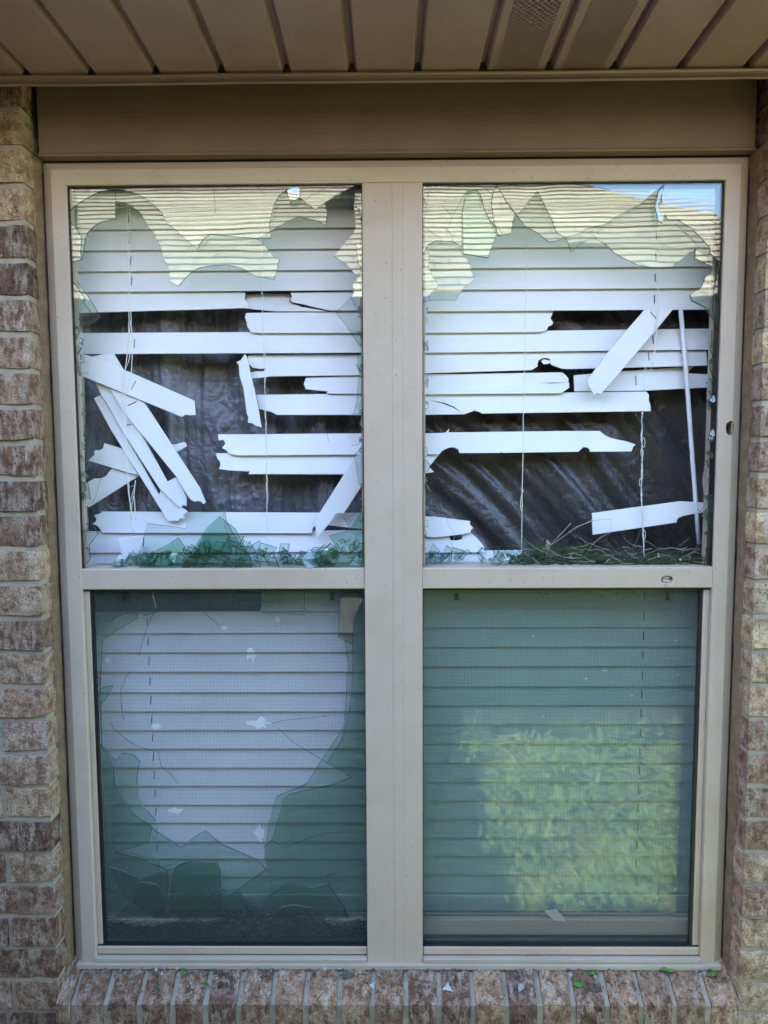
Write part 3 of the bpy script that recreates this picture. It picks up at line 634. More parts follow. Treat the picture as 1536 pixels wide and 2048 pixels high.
glass(L6([(960, 1130), (1100, 1050), (1120, 1200), (1040, 1250), (990, 1190)]), YO+.008, GREEN, Matrix.Rotation(-.15, 3, 'Z'))
glass(L6([(1050, 30), (1110, 20), (1110, 420), (1020, 430), (1045, 350), (1060, 180)]), YO, GREEN)
glass(L6([(220, 1480), (270, 1380), (330, 1275), (380, 1360), (410, 1480)]), YO, GREEN, Matrix.Rotation(.08, 3, 'X'))
rr = random.Random(77)
def crumbs(name, side_x, z0, z1, n, size, Y0, Y1, mats=(GLASS,)):  # small pieces still caught in the channel
    for i in range(n):
        z = rr.uniform(z0, z1); s = size*rr.uniform(.4, 1.3); k = rr.choice((3, 4, 4, 5)); a0 = rr.uniform(0, 6)
        pts = [(side_x+s*math.cos(a0+6.283*j/k)*rr.uniform(.6, 1.2), z+s*math.sin(a0+6.283*j/k)*rr.uniform(.7, 1.5)) for j in range(k)]
        plate(name, pts, rr.uniform(Y0, Y1), .003, [rr.choice(mats), RIM], WIN, bev=.0007, rot=Matrix.Rotation(rr.uniform(-.5, .5), 3, 'Z')@Matrix.Rotation(rr.uniform(-.3, .3), 3, 'X'))
crumbs('glass_splinter', -.645, .90, 1.36, 26, .009, -.007, .012)
crumbs('glass_splinter', -.069, .95, 1.42, 16, .009, -.007, .012)
crumbs('glass_splinter', .061, .89, 1.42, 24, .009, -.007, .012)
crumbs('glass_splinter', .645, .89, 1.33, 24, .008, -.007, .012)
def pile(name, label, x0, x1, zf, n, Y0, Y1, seed, size=.02):
    rr = random.Random(seed); V, F, M = [], [], []
    for i in range(n):
        x = rr.uniform(x0, x1); z = .869+zf(x)*rr.random()**1.3+.004; s = size*rr.uniform(.3, 1.2); k = rr.choice((3, 4, 4, 5)); a0 = rr.uniform(0, 6)
        pts = [(s*math.cos(a0+6.283*j/k)*rr.uniform(.5, 1.2), s*math.sin(a0+6.283*j/k)*rr.uniform(.5, 1.2)) for j in range(k)]
        R_ = Matrix.Rotation(rr.uniform(-.9, .9), 3, 'X')@Matrix.Rotation(rr.uniform(-.9, .9), 3, 'Z'); c = Vector((x, rr.uniform(Y0, Y1), z)); n0 = len(V)
        for yy, sc in ((0, .93), (.0013, 1), (.0028, 1)):
            for q in pts:
                p = c+R_@Vector((q[0]*sc, yy, q[1]*sc)); p.z = max(p.z, .8695); V.append(p)
        F.append(tuple(n0+j for j in range(k))); F.append(tuple(n0+2*k+j for j in range(k))[::-1]); M += [0, 0]
        for lo in (0, k):
            for j in range(k): F.append((n0+lo+j, n0+lo+k+j, n0+lo+k+(j+1) % k, n0+lo+(j+1) % k)); M.append(1)
    o = mesh(name, V, F, [GREEN, RIM], None, M); tag(o, label, 'broken glass', kind='stuff')
pile('broken_glass_heap', 'heap of green glass fragments along the foot of the upper left pane', -.60, -.07,
     lambda x: .014+.034*math.exp(-((x+.36)/.09)**2)+.05*max(0, 1-abs(x+.09)/.07), 120, -.004, .045, 3, .027)
pile('broken_glass_heap', 'heap of small glass fragments at the left foot of the upper right pane', .06, .30, lambda x: .022, 55, .006, .05, 4, .018)
pile('broken_glass_heap', 'thin scatter of glass fragments at the right foot of the upper right pane', .30, .645, lambda x: .014+.03*max(0, 1-abs(x-.62)/.06), 60, .006, .05, 5, .012)

# ---------------- lower panes
YS, YG1, YG2 = .0045, .032, .046
q5 = lambda p: cr(p, 100, 1150, 2.3); q6 = lambda p: cr(p, 100, 1550, 2.3)
hole = q5([(205, 280), (250, 240), (300, 200), (340, 180), (400, 178), (470, 165), (485, 120), (385, 110), (375, 84), (960, 84), (975, 175), (1050, 120), (1100, 90), (1330, 86), (1335, 280), (1390, 310), (1392, 400), (1385, 560), (1370, 640), (1340, 760), (1275, 860), (1385, 930), (1300, 965), (1200, 985), (1100, 1010), (1068, 1035)]) + \
    q6([(1068, 120), (1060, 170), (1045, 210), (1020, 300), (985, 330), (990, 380), (1000, 440), (950, 390), (870, 355), (790, 320), (715, 260), (690, 270), (650, 295), (600, 335), (540, 295), (490, 262), (460, 235), (487, 210), (430, 150), (405, 100), (400, 10)]) + \
    q5([(405, 900), (415, 860), (380, 825), (330, 820), (300, 855), (222, 770), (215, 620), (265, 560), (290, 510), (250, 515), (215, 530), (235, 480), (205, 450)])
lo = [(-.6495, .083), (-.0655, .083), (-.0655, .822), (-.6495, .822)]
plate('broken_pane', lo, YG1, .003, [GLASS_DK, RIM], WIN, holes=[XZ(hole, YG1)], bev=.001)
hole2 = q5([(240, 300), (400, 200), (700, 110), (1000, 130), (1330, 100), (1370, 420), (1350, 700), (1230, 880), (1180, 960), (1040, 1020)]) + \
    q6([(1000, 250), (980, 420), (990, 440), (860, 530), (780, 530), (780, 430), (740, 402), (640, 397), (580, 430), (540, 440), (430, 390), (300, 358), (450, 318), (470, 240), (380, 180), (300, 60)]) + q5([(290, 890), (240, 800), (230, 560)])
plate('broken_pane', [(x, z+.0) for x, z in lo], YG2, .003, [GLASS_DK, RIM], WIN, holes=[XZ(hole2, YG2)], bev=.001)
ro = [(.0575, .083), (.6495, .083), (.6495, .822), (.0575, .822)]
plate('pane', ro, YG1, .003, [GLASS_LOW, RIM], WIN, rot=Matrix.Rotation(.002, 3, 'X')); plate('pane', ro, YG2, .003, [GLASS_LOW, RIM], WIN)
def lsh(pts, Y, rot=None, mat=GLASS_LOW): return glass(pts, Y, mat, rot, .0012, .003, 'glass_shard')
lsh(q6([(250, 700), (380, 590), (385, 500), (430, 485), (500, 500), (515, 540), (505, 600), (560, 700)]), .020, Matrix.Rotation(.1, 3, 'X'), TEAL)
lsh(q6([(270, 415), (330, 435), (420, 480), (540, 440), (545, 500), (520, 700), (330, 560), (300, 480)]), .024, Matrix.Rotation(.06, 3, 'X'), TEAL)
lsh(q6([(480, 640), (580, 560), (700, 510), (730, 560), (780, 525), (830, 545), (860, 530), (930, 590), (980, 640), (990, 700), (460, 700)]), .018, Matrix.Rotation(.12, 3, 'X'), TEAL)
lsh(q6([(1030, 535), (1110, 490), (1200, 515), (1278, 490), (1350, 610), (1395, 700), (960, 700), (970, 600)]), .022, Matrix.Rotation(.08, 3, 'X'), TEAL)
lsh(q6([(1030, 640), (1060, 605), (1120, 592), (1200, 605), (1260, 655), (1280, 715), (1000, 715)]), .016, Matrix.Rotation(.12, 3, 'X'), TEAL)
lsh(q6([(560, 470), (580, 420), (640, 397), (770, 405), (785, 450), (785, 700), (540, 700)]), .027, None, TEAL)
lsh(q5([(385, 60), (465, 60), (488, 150), (385, 172)]), .02, Matrix.Rotation(.05, 3, 'Z')); lsh(q5([(985, 60), (1170, 60), (1175, 185), (975, 180)]), .02, Matrix.Rotation(-.04, 3, 'Z'))
lsh(q5([(1335, 70), (1400, 70), (1450, 90), (1400, 200), (1395, 310), (1328, 285)]), .021, Matrix.Rotation(-.368, 3, 'X'), COATED)
# cracks in the glass that is still in place: fine dark-edged slivers
def crack(pts, Y=.0305, r=.00045): tube('crack', [P(x, y, Y) for x, y in pts], r, RIM, WIN, 4)
crack(q5([(340, 180), (450, 150), (480, 165), (440, 260), (410, 370)])); crack(q5([(375, 440), (350, 470), (325, 530), (330, 620), (342, 668)])); crack(q5([(280, 680), (300, 715), (370, 770), (410, 790), (500, 815), (510, 880), (550, 910), (588, 960)]))
crack(q5([(1020, 685), (1060, 670), (1180, 658), (1275, 650)])); crack(q5([(1045, 700), (1120, 770), (1270, 862), (1385, 930)])); crack(q5([(660, 120), (740, 200), (790, 245)]))
crack(q6([(1015, 300), (1080, 335), (1190, 290), (1260, 268), (1450, 262)])); crack(q6([(1000, 440), (1020, 520), (1020, 640)])); crack(q6([(865, 530), (930, 480), (980, 440), (1000, 440)]))
crack(q6([(1200, 430), (1250, 468), (1320, 450)])); crack(q6([(300, 355), (380, 360), (470, 395), (520, 425), (580, 405), (585, 430), (470, 560)])); crack(q6([(250, 520), (340, 560), (380, 555)]))
for pts in (a1([(1255, 140), (1265, 220), (1268, 330)]), a2([(360, 130), (400, 160), (420, 190)]), a2([(735, 230), (780, 190), (845, 165)]), a2([(690, 215), (735, 240), (740, 215)]), a1([(505, 160), (503, 240)]), a3([(250, 270), (300, 330), (318, 352)]),
            a3([(130, 450), (180, 490), (240, 520)]), a3([(570, 130), (600, 165), (632, 188)]), a3([(300, 420), (340, 330), (420, 180)]), a3([(270, 445), (320, 500), (330, 548)]), a4([(215, 532), (235, 460)]), a4([(820, 410), (880, 460), (960, 540), (1000, 590)]), a4([(1110, 500), (1150, 570), (1158, 640)]), a4([(60, 110), (180, 125), (320, 150)]),
            a3([(125, 325), (125, 260), (100, 210)]), a3([(160, 115), (135, 210), (125, 300)]), L5([(215, 60), (205, 110), (245, 175), (300, 180)]), L5([(380, 890), (385, 1000), (350, 1130), (320, 1180)]), L5([(1355, 1180), (1330, 1250), (1350, 1380), (1400, 1500), (1480, 1620)]), L5([(1180, 1450), (1300, 1550), (1450, 1680)]),
            L6([(820, 520), (850, 560), (858, 610)]), L6([(1010, 640), (1060, 630), (1095, 595)]), R4([(1140, 520), (1105, 560), (1125, 610)]), R4([(1015, 1240), (1060, 1180), (1100, 1110)])):
    crack(pts, YO-.0006, .0004)
# ---------------- insect screens with torn holes
def torn(cx, cy, rx, ry, seed, n=15):
    rr = random.Random(seed); return [(cx+rx*math.cos(6.283*k/n)*rr.uniform(.4, 1.3), cy+ry*math.sin(6.283*k/n)*rr.uniform(.4, 1.3)) for k in range(n)]
hl = [torn(502, 1308, 11.2, 16.8, 1), torn(518, 1446, 22.4, 12.6, 2), torn(352, 1621, 16.8, 7.0, 3), torn(520, 1669, 11.2, 19.6, 4), torn(214, 1318, 5.6, 9.8, 5), torn(312, 1452, 11.2, 5.6, 6), torn(448, 1255, 8.4, 5.6, 7), torn(281, 1232, 8.4, 4.2, 8), torn(555, 1240, 5.6, 8.4, 9)]
plate('insect_screen', [(-.6395, .043), (-.0645, .043), (-.0645, .8195), (-.6395, .8195)], YS, .0003, [SCREEN], WIN, holes=[XZ(h, YS) for h in hl])
hr = [torn(1209, 1341, 7, 3, 11), torn(1172, 1357, 4, 2, 12), torn(1066, 1273, 3, 2, 13), torn(1264, 1391, 5, 1.6, 14), torn(1356, 1349, 1.5, 3, 15), torn(1086, 1433, 3, 1.5, 16), torn(1351, 1281, 5, 1.5, 17)]
plate('insect_screen', [(.0555, .043), (.6375, .043), (.6375, .8195), (.0555, .8195)], YS, .0003, [SCREEN], WIN, holes=[XZ(h, YS) for h in hr])
for px in (913, 1336, 664, 249): 
    plate('screen_tab', XZ([(px-3, 1186), (px+3, 1186), (px+3, 1194), (px+5, 1200), (px-5, 1200), (px-3, 1194)], 0), -.001, .002, [GASKET_SHADE], WIN)

# ------------------------------------------------------------------ blinds
YB = .070; SW = .0465; zk = lambda k: 1.6215-.0433*(k-1)-(.0004*(k-1)*0)
def slat(par, pts=None, k=None, x0=None, x1=None, Y=YB, lab=None, slots=(), rot=None, lean=.19, name='slat'):
    if pts is None:
        zb = zk(k); o2 = [(x0, zb), (x1, zb), (x1, zb+SW), (x0, zb+SW)]
        jz = random.uniform(-.0006, .0006); o2[1] = (x1, zb+jz); o2[2] = (x1, zb+SW+jz)
        hs = [[(s-.0011, zb+.014), (s+.0011, zb+.014), (s+.0016, zb+.032), (s-.0006, zb+.032)] for s in slots]
    else:
        o2 = XZ(pts, Y); zb = min(p[1] for p in o2); hs = [XZ(h, Y) for h in slots]
    o = plate(name, o2, Y, .0028, [SLAT], par, holes=hs, bev=.0006, lean=lean, z0=zb, rot=rot)
    if lab: o['label'] = lab
    return o
zl = [1.6218, 1.5779, 1.5348, 1.4915, 1.449, 1.4053, 1.3625, 1.3184, 1.272, 1.2328, 1.1881, 1.1463, 1.1027, 1.0608, 1.018, .9766, .9318, .89, .848, .804, .7582, .7101, .6674, .6234, .5769, .5336, .4902, .4476, .4038, .3621, .3178, .2758, .2311, .1911, .1484, .1068]
zr = [1.6211, 1.5774, 1.5345, 1.4924, 1.4481, 1.4036, 1.3588, 1.3149, 1.2729, 1.2286, 1.1851, 1.149, 1.1019, 1.060, 1.016, .972, .929, .8863, .846, .806, .765, .7216, .6781, .6343, .5892, .5462, .503, .4584, .4148, .3711, .3271, .2841, .2409, .1975, .1539, .1113]
BLL = empty('window_blind', 'white slatted blind, snapped and dangling, behind the left pane', 'blind', (-.37, .07, 1.65))
BLR = empty('window_blind', 'white slatted blind, several slats snapped, behind the right pane', 'blind', (.37, .07, 1.65))
XA, XB, XCc, XD = -.6865, -.020, .020, .6840
for par, a, b in ((BLL, XA, XB), (BLR, XCc, XD)):
    boxes('headrail', [(a, b, .058, .098, 1.636, 1.672)], SLAT, par, .002)
sl = P(260, 600, YB).x; srr = P(1312, 600, YB).x
full_L = {1, 2, 3, 4, 5, 8, 18, 19, 20}|set(range(22, 37)); full_R = {1, 2, 3, 4, 5, 6}|set(range(20, 37))
for k in range(1, 37):
    if k in full_L: zk = lambda q, z=zl[k-1]: z; slat(BLL, None, k, XA, XB, slots=(sl-(k-1)*-.0006,))
    if k in full_R: zk = lambda q, z=zr[k-1]: z; slat(BLR, None, k, XCc, XD, slots=(srr-(k-1)*.0003,))
for par, a, b in ((BLL, XA, XB), (BLR, XCc, XD)):
    boxes('bottom_rail', [(a, b, .064, .082, .055, .067)], SLAT, par, .003); boxes('bottom_rail', [(a, b, .066, .082, .070, .108)], SLAT, par, .003)
F4 = lambda p: cr(p, 420, 340, 3.84)
RE, LE = 752, 830           # ends hidden behind the mullion
slat(BLL, [(147, 580), (480, 582)]+F4([(265, 935), (262, 985), (290, 1020), (310, 1065), (250, 1060)])+[(400, 619), (148, 626)], lab='broken slat end bent outward')
slat(BLL, F4([(262, 935), (400, 930), (605, 932), (615, 970), (600, 1000), (640, 1020), (700, 1045), (900, 1085), (500, 1085), (310, 1065), (285, 1018), (262, 985)]), Y=YB+.004, lean=.5, lab='folded broken slat middle')
slat(BLL, F4([(612, 935), (625, 965), (612, 1000), (640, 1015), (720, 1030), (800, 1052), (915, 1078)])+[(680, 621), (RE, 621), (RE, 580)], lab='torn slat tapering to a point')
slat(BLL, F4([(268, 1090), (262, 1130), (275, 1160), (282, 1200), (300, 1225), (312, 1248)])+[(520, 666), (RE, 666), (RE, 620), (600, 622)])
slat(BLL, L6([(310, 35), (322, 90), (345, 115), (400, 125), (435, 122), (425, 140), (370, 140), (335, 150), (345, 190), (410, 185), (470, 176)])+[(RE, 750), (RE, 706), (500, 708)], Y=YB+.002)
slat(BLL, L6([(705, 182), (690, 225), (705, 262), (780, 270), (852, 277), (840, 292)])+[(RE, 788), (RE, 748)], Y=YB+.002)
slat(BLL, L6([(368, 296), (385, 360), (390, 392), (470, 412), (515, 434)])+[(RE, 830), (RE, 786)])
slat(BLL, L6([(112, 562), (118, 605), (150, 600), (165, 625), (143, 655), (170, 668), (190, 690), (250, 705)])+[(RE, 909), (RE, 866), (500, 868)])
slat(BLL, L6([(95, 690), (112, 730), (128, 745), (132, 775), (122, 795), (200, 806), (330, 812), (322, 830)])+[(RE, 949), (RE, 908), (480, 905)], Y=YB+.001)
slat(BLL, L5([(388, 1243), (370, 1258), (325, 1270), (345, 1300), (340, 1322), (315, 1335), (360, 1355), (400, 1405)])+[(624, 1067), (626, 1055), (632, 1052), (640, 1026)], Y=YB-.001)
slat(BLL, [(660, 1026), (650, 1050), (700, 1056), (RE, 1060), (RE, 1026)], Y=YB+.004)
slat(BLL, [(521, 1178), (523, 1200), (521, 1223), (RE, 1223), (RE, 1178)], Y=YB)
# dangling broken slats
slat(BLL, L5([(210, 22), (320, 48), (480, 112), (1108, 388), (1117, 500), (1075, 503), (1040, 497), (1012, 515), (200, 182), (198, 100)]), Y=.045, lean=0, lab='long slat hanging askew on its cord', slots=[L5([(655, 236), (620, 300), (625, 304), (660, 240)])])
slat(BLL, L5([(325, 48), (410, 30), (490, 28), (575, 170), (540, 160)]), Y=.055, lean=0)
slat(BLL, L5([(455, 290), (720, 398), (1150, 1060), (1195, 1170), (1175, 1185), (1160, 1165), (1130, 1160), (1110, 1168), (1080, 1150), (1055, 1120), (970, 975), (560, 470)]), Y=.050, lean=0, slots=[L5([(595, 425), (660, 393), (665, 400), (598, 431)])])
slat(BLL, L5([(345, 240), (460, 290), (700, 640), (900, 1010), (970, 975), (1010, 1040), (1050, 1135), (1045, 1200), (1025, 1190), (1000, 1215), (930, 1150), (840, 1065), (555, 625), (430, 400), (390, 345)]), Y=.056, lean=0, slots=[L5([(585, 578), (620, 568), (622, 574), (588, 584)])])
slat(BLL, L5([(335, 370), (385, 345), (430, 400), (560, 630), (700, 870), (835, 1110), (850, 1068), (940, 1150), (1055, 1240), (1028, 1265), (1030, 1290), (990, 1300), (985, 1315), (945, 1312), (905, 1315), (690, 970), (470, 620)]), Y=.061, lean=0)
slat(BLL, L5([(415, 715), (560, 760), (620, 850), (682, 965), (590, 940), (290, 848), (340, 805), (335, 785), (345, 768), (380, 770), (405, 755)]), Y=.066, lean=0)
slat(BLL, L5([(480, 908), (600, 945), (682, 968), (295, 1210), (235, 1130), (235, 1045), (340, 985), (395, 985), (430, 965), (460, 925)]), Y=.072, lean=0)
slat(BLL, L5([(900, 722), (960, 725), (1020, 708), (1045, 712), (1040, 725), (1055, 735), (970, 787), (900, 800)]), Y=.072, lean=0)
slat(BLL, L6([(300, 25), (318, 60), (340, 170), (362, 260), (384, 360), (412, 518), (370, 505), (350, 490), (318, 485), (322, 450), (310, 420), (290, 260), (262, 170), (258, 100), (240, 80), (270, 68)]), Y=.055, lean=0, lab='short slat piece standing upright')
slat(BLL, L6([(1020, 740), (1095, 640), (1105, 660), (1105, 870), (960, 1095), (935, 1090), (905, 1095), (890, 1130), (862, 1160), (780, 1265), (765, 1140)]), Y=.048, lean=0, lab='slat leaning diagonally beside the mullion')
slat(BLL, L5([(520, 1447), (690, 1430), (722, 1600), (600, 1640), (562, 1620)]), Y=.043, lean=0, lab='small square scrap')
# right blind, broken ones
R3 = lambda p: cr(p, 820, 700, 4.04); R4 = lambda p: cr(p, 1136, 700, 3.84)
slat(BLR, [(LE, 621), (1109, 618)]+a3([(1105, 1090), (1085, 1135), (1105, 1170), (1090, 1190), (1065, 1200), (1055, 1225), (1030, 1235)])+[(1085, 664), (LE, 666)])
slat(BLR, [(LE, 663), (1428, 655), (1428, 699), (LE, 706)], slots=[a4([(656, 1262), (663, 1262), (664, 1335), (658, 1335)])])
slat(BLR, [(LE, 705)]+[(1417, 700), (1416, 731), (1134, 738)]+R3([(1230, 150), (1150, 120), (1140, 112), (1135, 70), (1110, 62), (1080, 62), (1048, 78), (1035, 105), (1035, 130), (985, 162)])+[(LE, 747)], slots=[R3([(1066, 88), (1085, 75), (1135, 85), (1130, 104), (1085, 112)]), a4([(626, 1390), (632, 1390), (634, 1460), (628, 1460)])])
slat(BLR, [(LE, 746)]+R3([(400, 188), (1240, 175), (1262, 195), (1290, 230), (1284, 250), (1294, 270), (1290, 290), (1294, 300), (1245, 335), (1220, 350)])+[(LE, 789)], slots=[R3([(1050, 264), (1150, 262), (1285, 262), (1150, 268)])])
slat(BLR, R4([(50, 190), (330, 165), (560, 148), (985, 120), (960, 140), (925, 175), (1125, 185), (1130, 215), (1065, 250), (1108, 278), (1100, 287), (600, 312), (50, 318)]), Y=.078, lab='split slat with a forked end', slots=[R4([(524, 195), (530, 195), (532, 270), (526, 270)])])
slat(BLR, [(LE, 787), (1130, 784), (1295, 782)]+R4([(620, 320), (635, 345), (630, 380), (640, 430), (638, 470)])+R3([(580, 514), (560, 500), (520, 490), (480, 505), (440, 520), (300, 522)])+[(LE, 830)], Y=.0705, slots=[R3([(150, 402), (280, 425), (360, 460), (430, 518), (350, 464), (270, 432)])])
slat(BLR, [(LE, 867)]+R3([(250, 668), (290, 665), (322, 632), (315, 664)])+R4([(0, 620), (255, 620), (290, 650), (330, 672), (400, 690), (455, 700), (527, 725), (505, 745), (490, 780), (170, 782), (165, 760), (145, 748), (120, 748), (80, 782)])+R3([(750, 832), (742, 826), (730, 832), (400, 834), (390, 800), (375, 798), (365, 788), (320, 788), (290, 800), (262, 815), (235, 845)])+[(LE, 909)], lab='slat broken to a point on the right')
slat(BLR, R3([(60, 845), (235, 845), (155, 945), (195, 985), (150, 995), (60, 998)]))
slat(BLR, R3([(60, 1345), (200, 1350), (490, 1385), (485, 1410), (515, 1440), (495, 1455), (490, 1475), (430, 1490), (210, 1515), (60, 1505)]), Y=.066)
slat(BLR, R3([(60, 1525), (320, 1503), (330, 1540), (380, 1542), (420, 1530), (430, 1495), (500, 1480), (550, 1530), (590, 1575), (605, 1600), (590, 1615), (620, 1635), (60, 1640)]), Y=.070)
for z in (): pass
slat(BLR, R3([(60, 1635), (915, 1620), (905, 1660), (890, 1668), (895, 1700), (880, 1745), (60, 1760)]), Y=.072, slots=[])
slat(BLR, a4([(590, 1070), (700, 1072), (808, 1070), (690, 1215)])+R4([(545, 0), (400, 170), (262, 330), (250, 345), (225, 330), (195, 350), (190, 330), (160, 280), (145, 235), (320, 0)]), Y=.046, lean=0, lab='slat hanging diagonally across the others', slots=[a4([(630, 1090), (636, 1088), (680, 1142), (676, 1146)])])
slat(BLR, R4([(185, 1253), (860, 1162), (1085, 1175), (1060, 1250), (970, 1258), (885, 1275), (850, 1290), (838, 1305), (838, 1325), (190, 1420)]), Y=.060, lean=0, lab='stray slat hanging low near the wand')
# remove the plain slats that the torn ones replace
for o in [o for o in list(BLR.children) if o.name.startswith('slat')]:
    pass
# cords, ladders, wand
def pathpx(pts, Y): return [P(x, y, Y) for x, y in pts]
def wavy(pts, Y, amp, step, seed):
    rr = random.Random(seed); out = []
    for (a, b) in zip(pts[:-1], pts[1:]):
        n = max(1, int(abs(b[1]-a[1])/step))
        for i in range(n): t = i/n; out.append(P(a[0]+(b[0]-a[0])*t+rr.uniform(-amp, amp), a[1]+(b[1]-a[1])*t, Y+rr.uniform(-.001, .001)))
    out.append(P(*pts[-1], Y)); return out
for pts, Y in (([(254, 410), (256, 560), (258, 640), (256, 700), (249, 745), (246, 780), (247, 880), (254, 960), (263, 1030), (267, 1066)], .043), ([(259, 410), (260, 560), (262, 640), (265, 700), (262, 750), (250, 790), (252, 900), (258, 975), (263, 1040)], .042),
               ([(262, 640), (256, 690), (250, 742), (258, 720), (261, 700)], .044), ([(271, 960), (268, 990), (264, 1010), (263, 1030)], .045), ([(258, 975), (270, 970), (266, 983), (262, 1000), (268, 990), (271, 1040)], .047)):
    tube('cord', wavy(pts, Y, .5, 12, 3), .0008, CORD, BLL)
tube('cord', wavy([(521, 410), (523, 560), (526, 660), (529, 740), (532, 850), (533, 960), (534, 1030), (535, 1125)], .055, .4, 10, 4), .0008, CORD, BLL)
tube('cord', wavy([(528, 690), (531, 740), (530, 800), (532, 858), (534, 930), (535, 1020)], .053, 1.4, 10, 5), .0007, CORD, BLL)
tube('cord', wavy([(1055, 440), (1053, 560), (1051, 640), (1049, 740), (1047, 820), (1046, 900), (1044, 1000), (1043, 1100)], .050, .3, 14, 6), .0008, CORD, BLR)
tube('cord', wavy([(1046, 980), (1042, 995), (1041, 1015), (1043, 1024), (1045, 1010)], .049, .3, 8, 6), .0006, CORD, BLR)
tube('cord', wavy([(1321, 400), (1319, 480), (1317, 560), (1315, 640), (1310, 700), (1303, 735)], .042, .3, 14, 7), .0008, CORD, BLR)
tube('cord', wavy([(1313, 640), (1311, 700), (1303, 735), (1300, 745), (1290, 735), (1288, 780)], .043, .6, 10, 8), .0007, CORD, BLR)
for q in range(3): tube('cord', wavy([(1284+q*.7, 824), (1283, 870), (1284, 930), (1283, 1000), (1286, 1050), (1288, 1120)], .052+q*.001, 1.3, 9, 20+q), .0007, CORD, BLR)
for (cx, cy, r_) in ((1287, 885, 5), (1281, 965, 4), (1288, 1070, 5), (1284, 905, 4)):
    tube('cord', [P(cx+r_*.6*math.cos(a), cy+r_*2*math.sin(a), .050) for a in np.linspace(0, 6.28, 12)], .0006, CORD, BLR)
tube('wand', pathpx([(1361, 618), (1372, 740), (1382, 880), (1391, 1000), (1398, 1088)], .064), lambda t: .0046, WAND, BLR, 10)
for a in (XA, XCc): pass

# ------------------------------------------------------------------ plastic sheeting
def sheet(name, label, x0, x1, mat, fn, Y=.125):
    nx, nz = 150, 330; xs = np.linspace(x0, x1, nx); zs = np.linspace(.0, 1.67, nz); v = []
    for z in zs:
        for x in xs: v.append((x, Y+fn(x, z), z))
    f = [(j*nx+i, j*nx+i+1, (j+1)*nx+i+1, (j+1)*nx+i) for j in range(nz-1) for i in range(nx-1)]
    tag(mesh(name, v, f, mat, None, smooth=True), label, 'plastic sheet')
def fL(x, z):
    n = noise.noise; w_ = math.exp(-((x+.40+.05*math.sin(z*5))/.075)**2)
    d = n(Vector((x*15, z*2.6, 0)))*.034+n(Vector((x*38, z*9, 3)))*.008
    d += w_*abs(n(Vector((x*50+z*20, z*75, 5))))*-.010+abs(n(Vector((x*70, z*5+x*9, 9))))*.010
    return max(-.025, d)
def fR(x, z):
    n = noise.noise; th = .80+.45*(x-.3); u = x*math.cos(math.pi/2-th)+z*math.sin(math.pi/2-th)*.75; v_ = -x*.6+z*.8
    d = n(Vector((u*20, v_*1.2, 0)))*.017+n(Vector((u*50, v_*2.4, 4)))*.010+n(Vector((u*110, v_*7, 8)))*.0025+abs(n(Vector((x*20, z*20, 2))))*.0015
    return max(-.025, d)
sheet('plastic_sheet', 'crinkled smoky grey plastic sheet behind the left blind', -.72, -.012, SHEET_L, fL)
sheet('plastic_sheet', 'dark plastic sheet with diagonal folds behind the right blind', .012, .72, SHEET_R, fR)

# ------------------------------------------------------------------ debris
def blades(name, label, n, x0, x1, z0, zf, Y0, Y1, mat, seed, lmin=.015, lmax=.05, wd=.0007, cat='clippings'):
    rr = random.Random(seed); V, F = [], []
    for i in range(n):
        x = rr.uniform(x0, x1); z = z0+zf(x)*rr.random()**1.5+.001; p = Vector((x, rr.uniform(Y0, Y1), z)); d = Vector((rr.gauss(0, 1), rr.gauss(0, .45), rr.gauss(.08, .28))).normalized()
        L = rr.uniform(lmin, lmax); bend = Vector((rr.gauss(0, .4), rr.gauss(0, .3), rr.gauss(0, .5))); pts = []; seg = 4
        for s in range(seg+1):
            q = p+d*(L*s/seg); q.z = max(q.z, z0+.0005); q.y = min(max(q.y, Y0), Y1); pts.append(q.copy()); d = (d+bend*.25).normalized(); 
            p = q-d*(L*s/seg) if False else p
        sd_ = Vector((0, .3, 1)).cross(d).normalized() if False else Vector((0, rr.uniform(-1, 1)*.3, 1)).normalized(); b0 = len(V)
        for s, q in enumerate(pts):
            ww_ = wd*(1-.7*s/seg)*rr.uniform(.8, 1.2)
            V += [tuple(q-sd_*ww_), tuple(q+sd_*ww_)]
        for s in range(seg): F.append((b0+2*s, b0+2*s+2, b0+2*s+3, b0+2*s+1))
    o = mesh(name, V, F, mat); tag(o, label, cat, kind='stuff'); return o
blades('grass_clippings', 'dark green grass clippings along the bottom of the upper right pane', 1300, .24, .645, .869, lambda x: .008+.030*math.exp(-((x-.34)/.07)**2)+.022*max(0, noise.noise(Vector((x*22, 1, 0))))+.012*abs(noise.noise(Vector((x*60, 5, 0)))), .008, .055, CLIP, 1)
blades('grass_clippings', 'few grass clippings among the glass at the foot of the upper left pane', 80, -.62, -.07, .869, lambda x: .010+.04*max(0, 1-abs(x+.09)/.06), .012, .055, CLIP, 2, .01, .035)
blades('dry_straw', 'pale dry straw stems tangled in the clippings of the right pane', 60, .25, .645, .872, lambda x: .035, .006, .05, STRAW, 3, .03, .11, .0005, 'straw')
blades('grass_clippings', 'dark clippings piled behind the torn lower left screen', 3200, -.63, -.07, .048, lambda x: .016+.026*math.exp(-((x+.28)/.13)**2)+.016*math.sin(x*23)**2, .008, .029, m_leafy('dark_clipping', (.006, .014, .007), (.03, .045, .02)), 5, .015, .05, .001)
blades('dry_straw', 'pale straw strands in the debris behind the lower left screen', 70, -.35, -.07, .05, lambda x: .045, .008, .028, STRAW, 6, .02, .08, .0004, 'straw')
blades('cobweb_litter', 'dark leaf litter and web hanging along the top of the lower right screen', 90, .30, .63, .802, lambda x: .016, .006, .012, GASKET_SHADE, 8, .006, .03, .0004, 'litter')
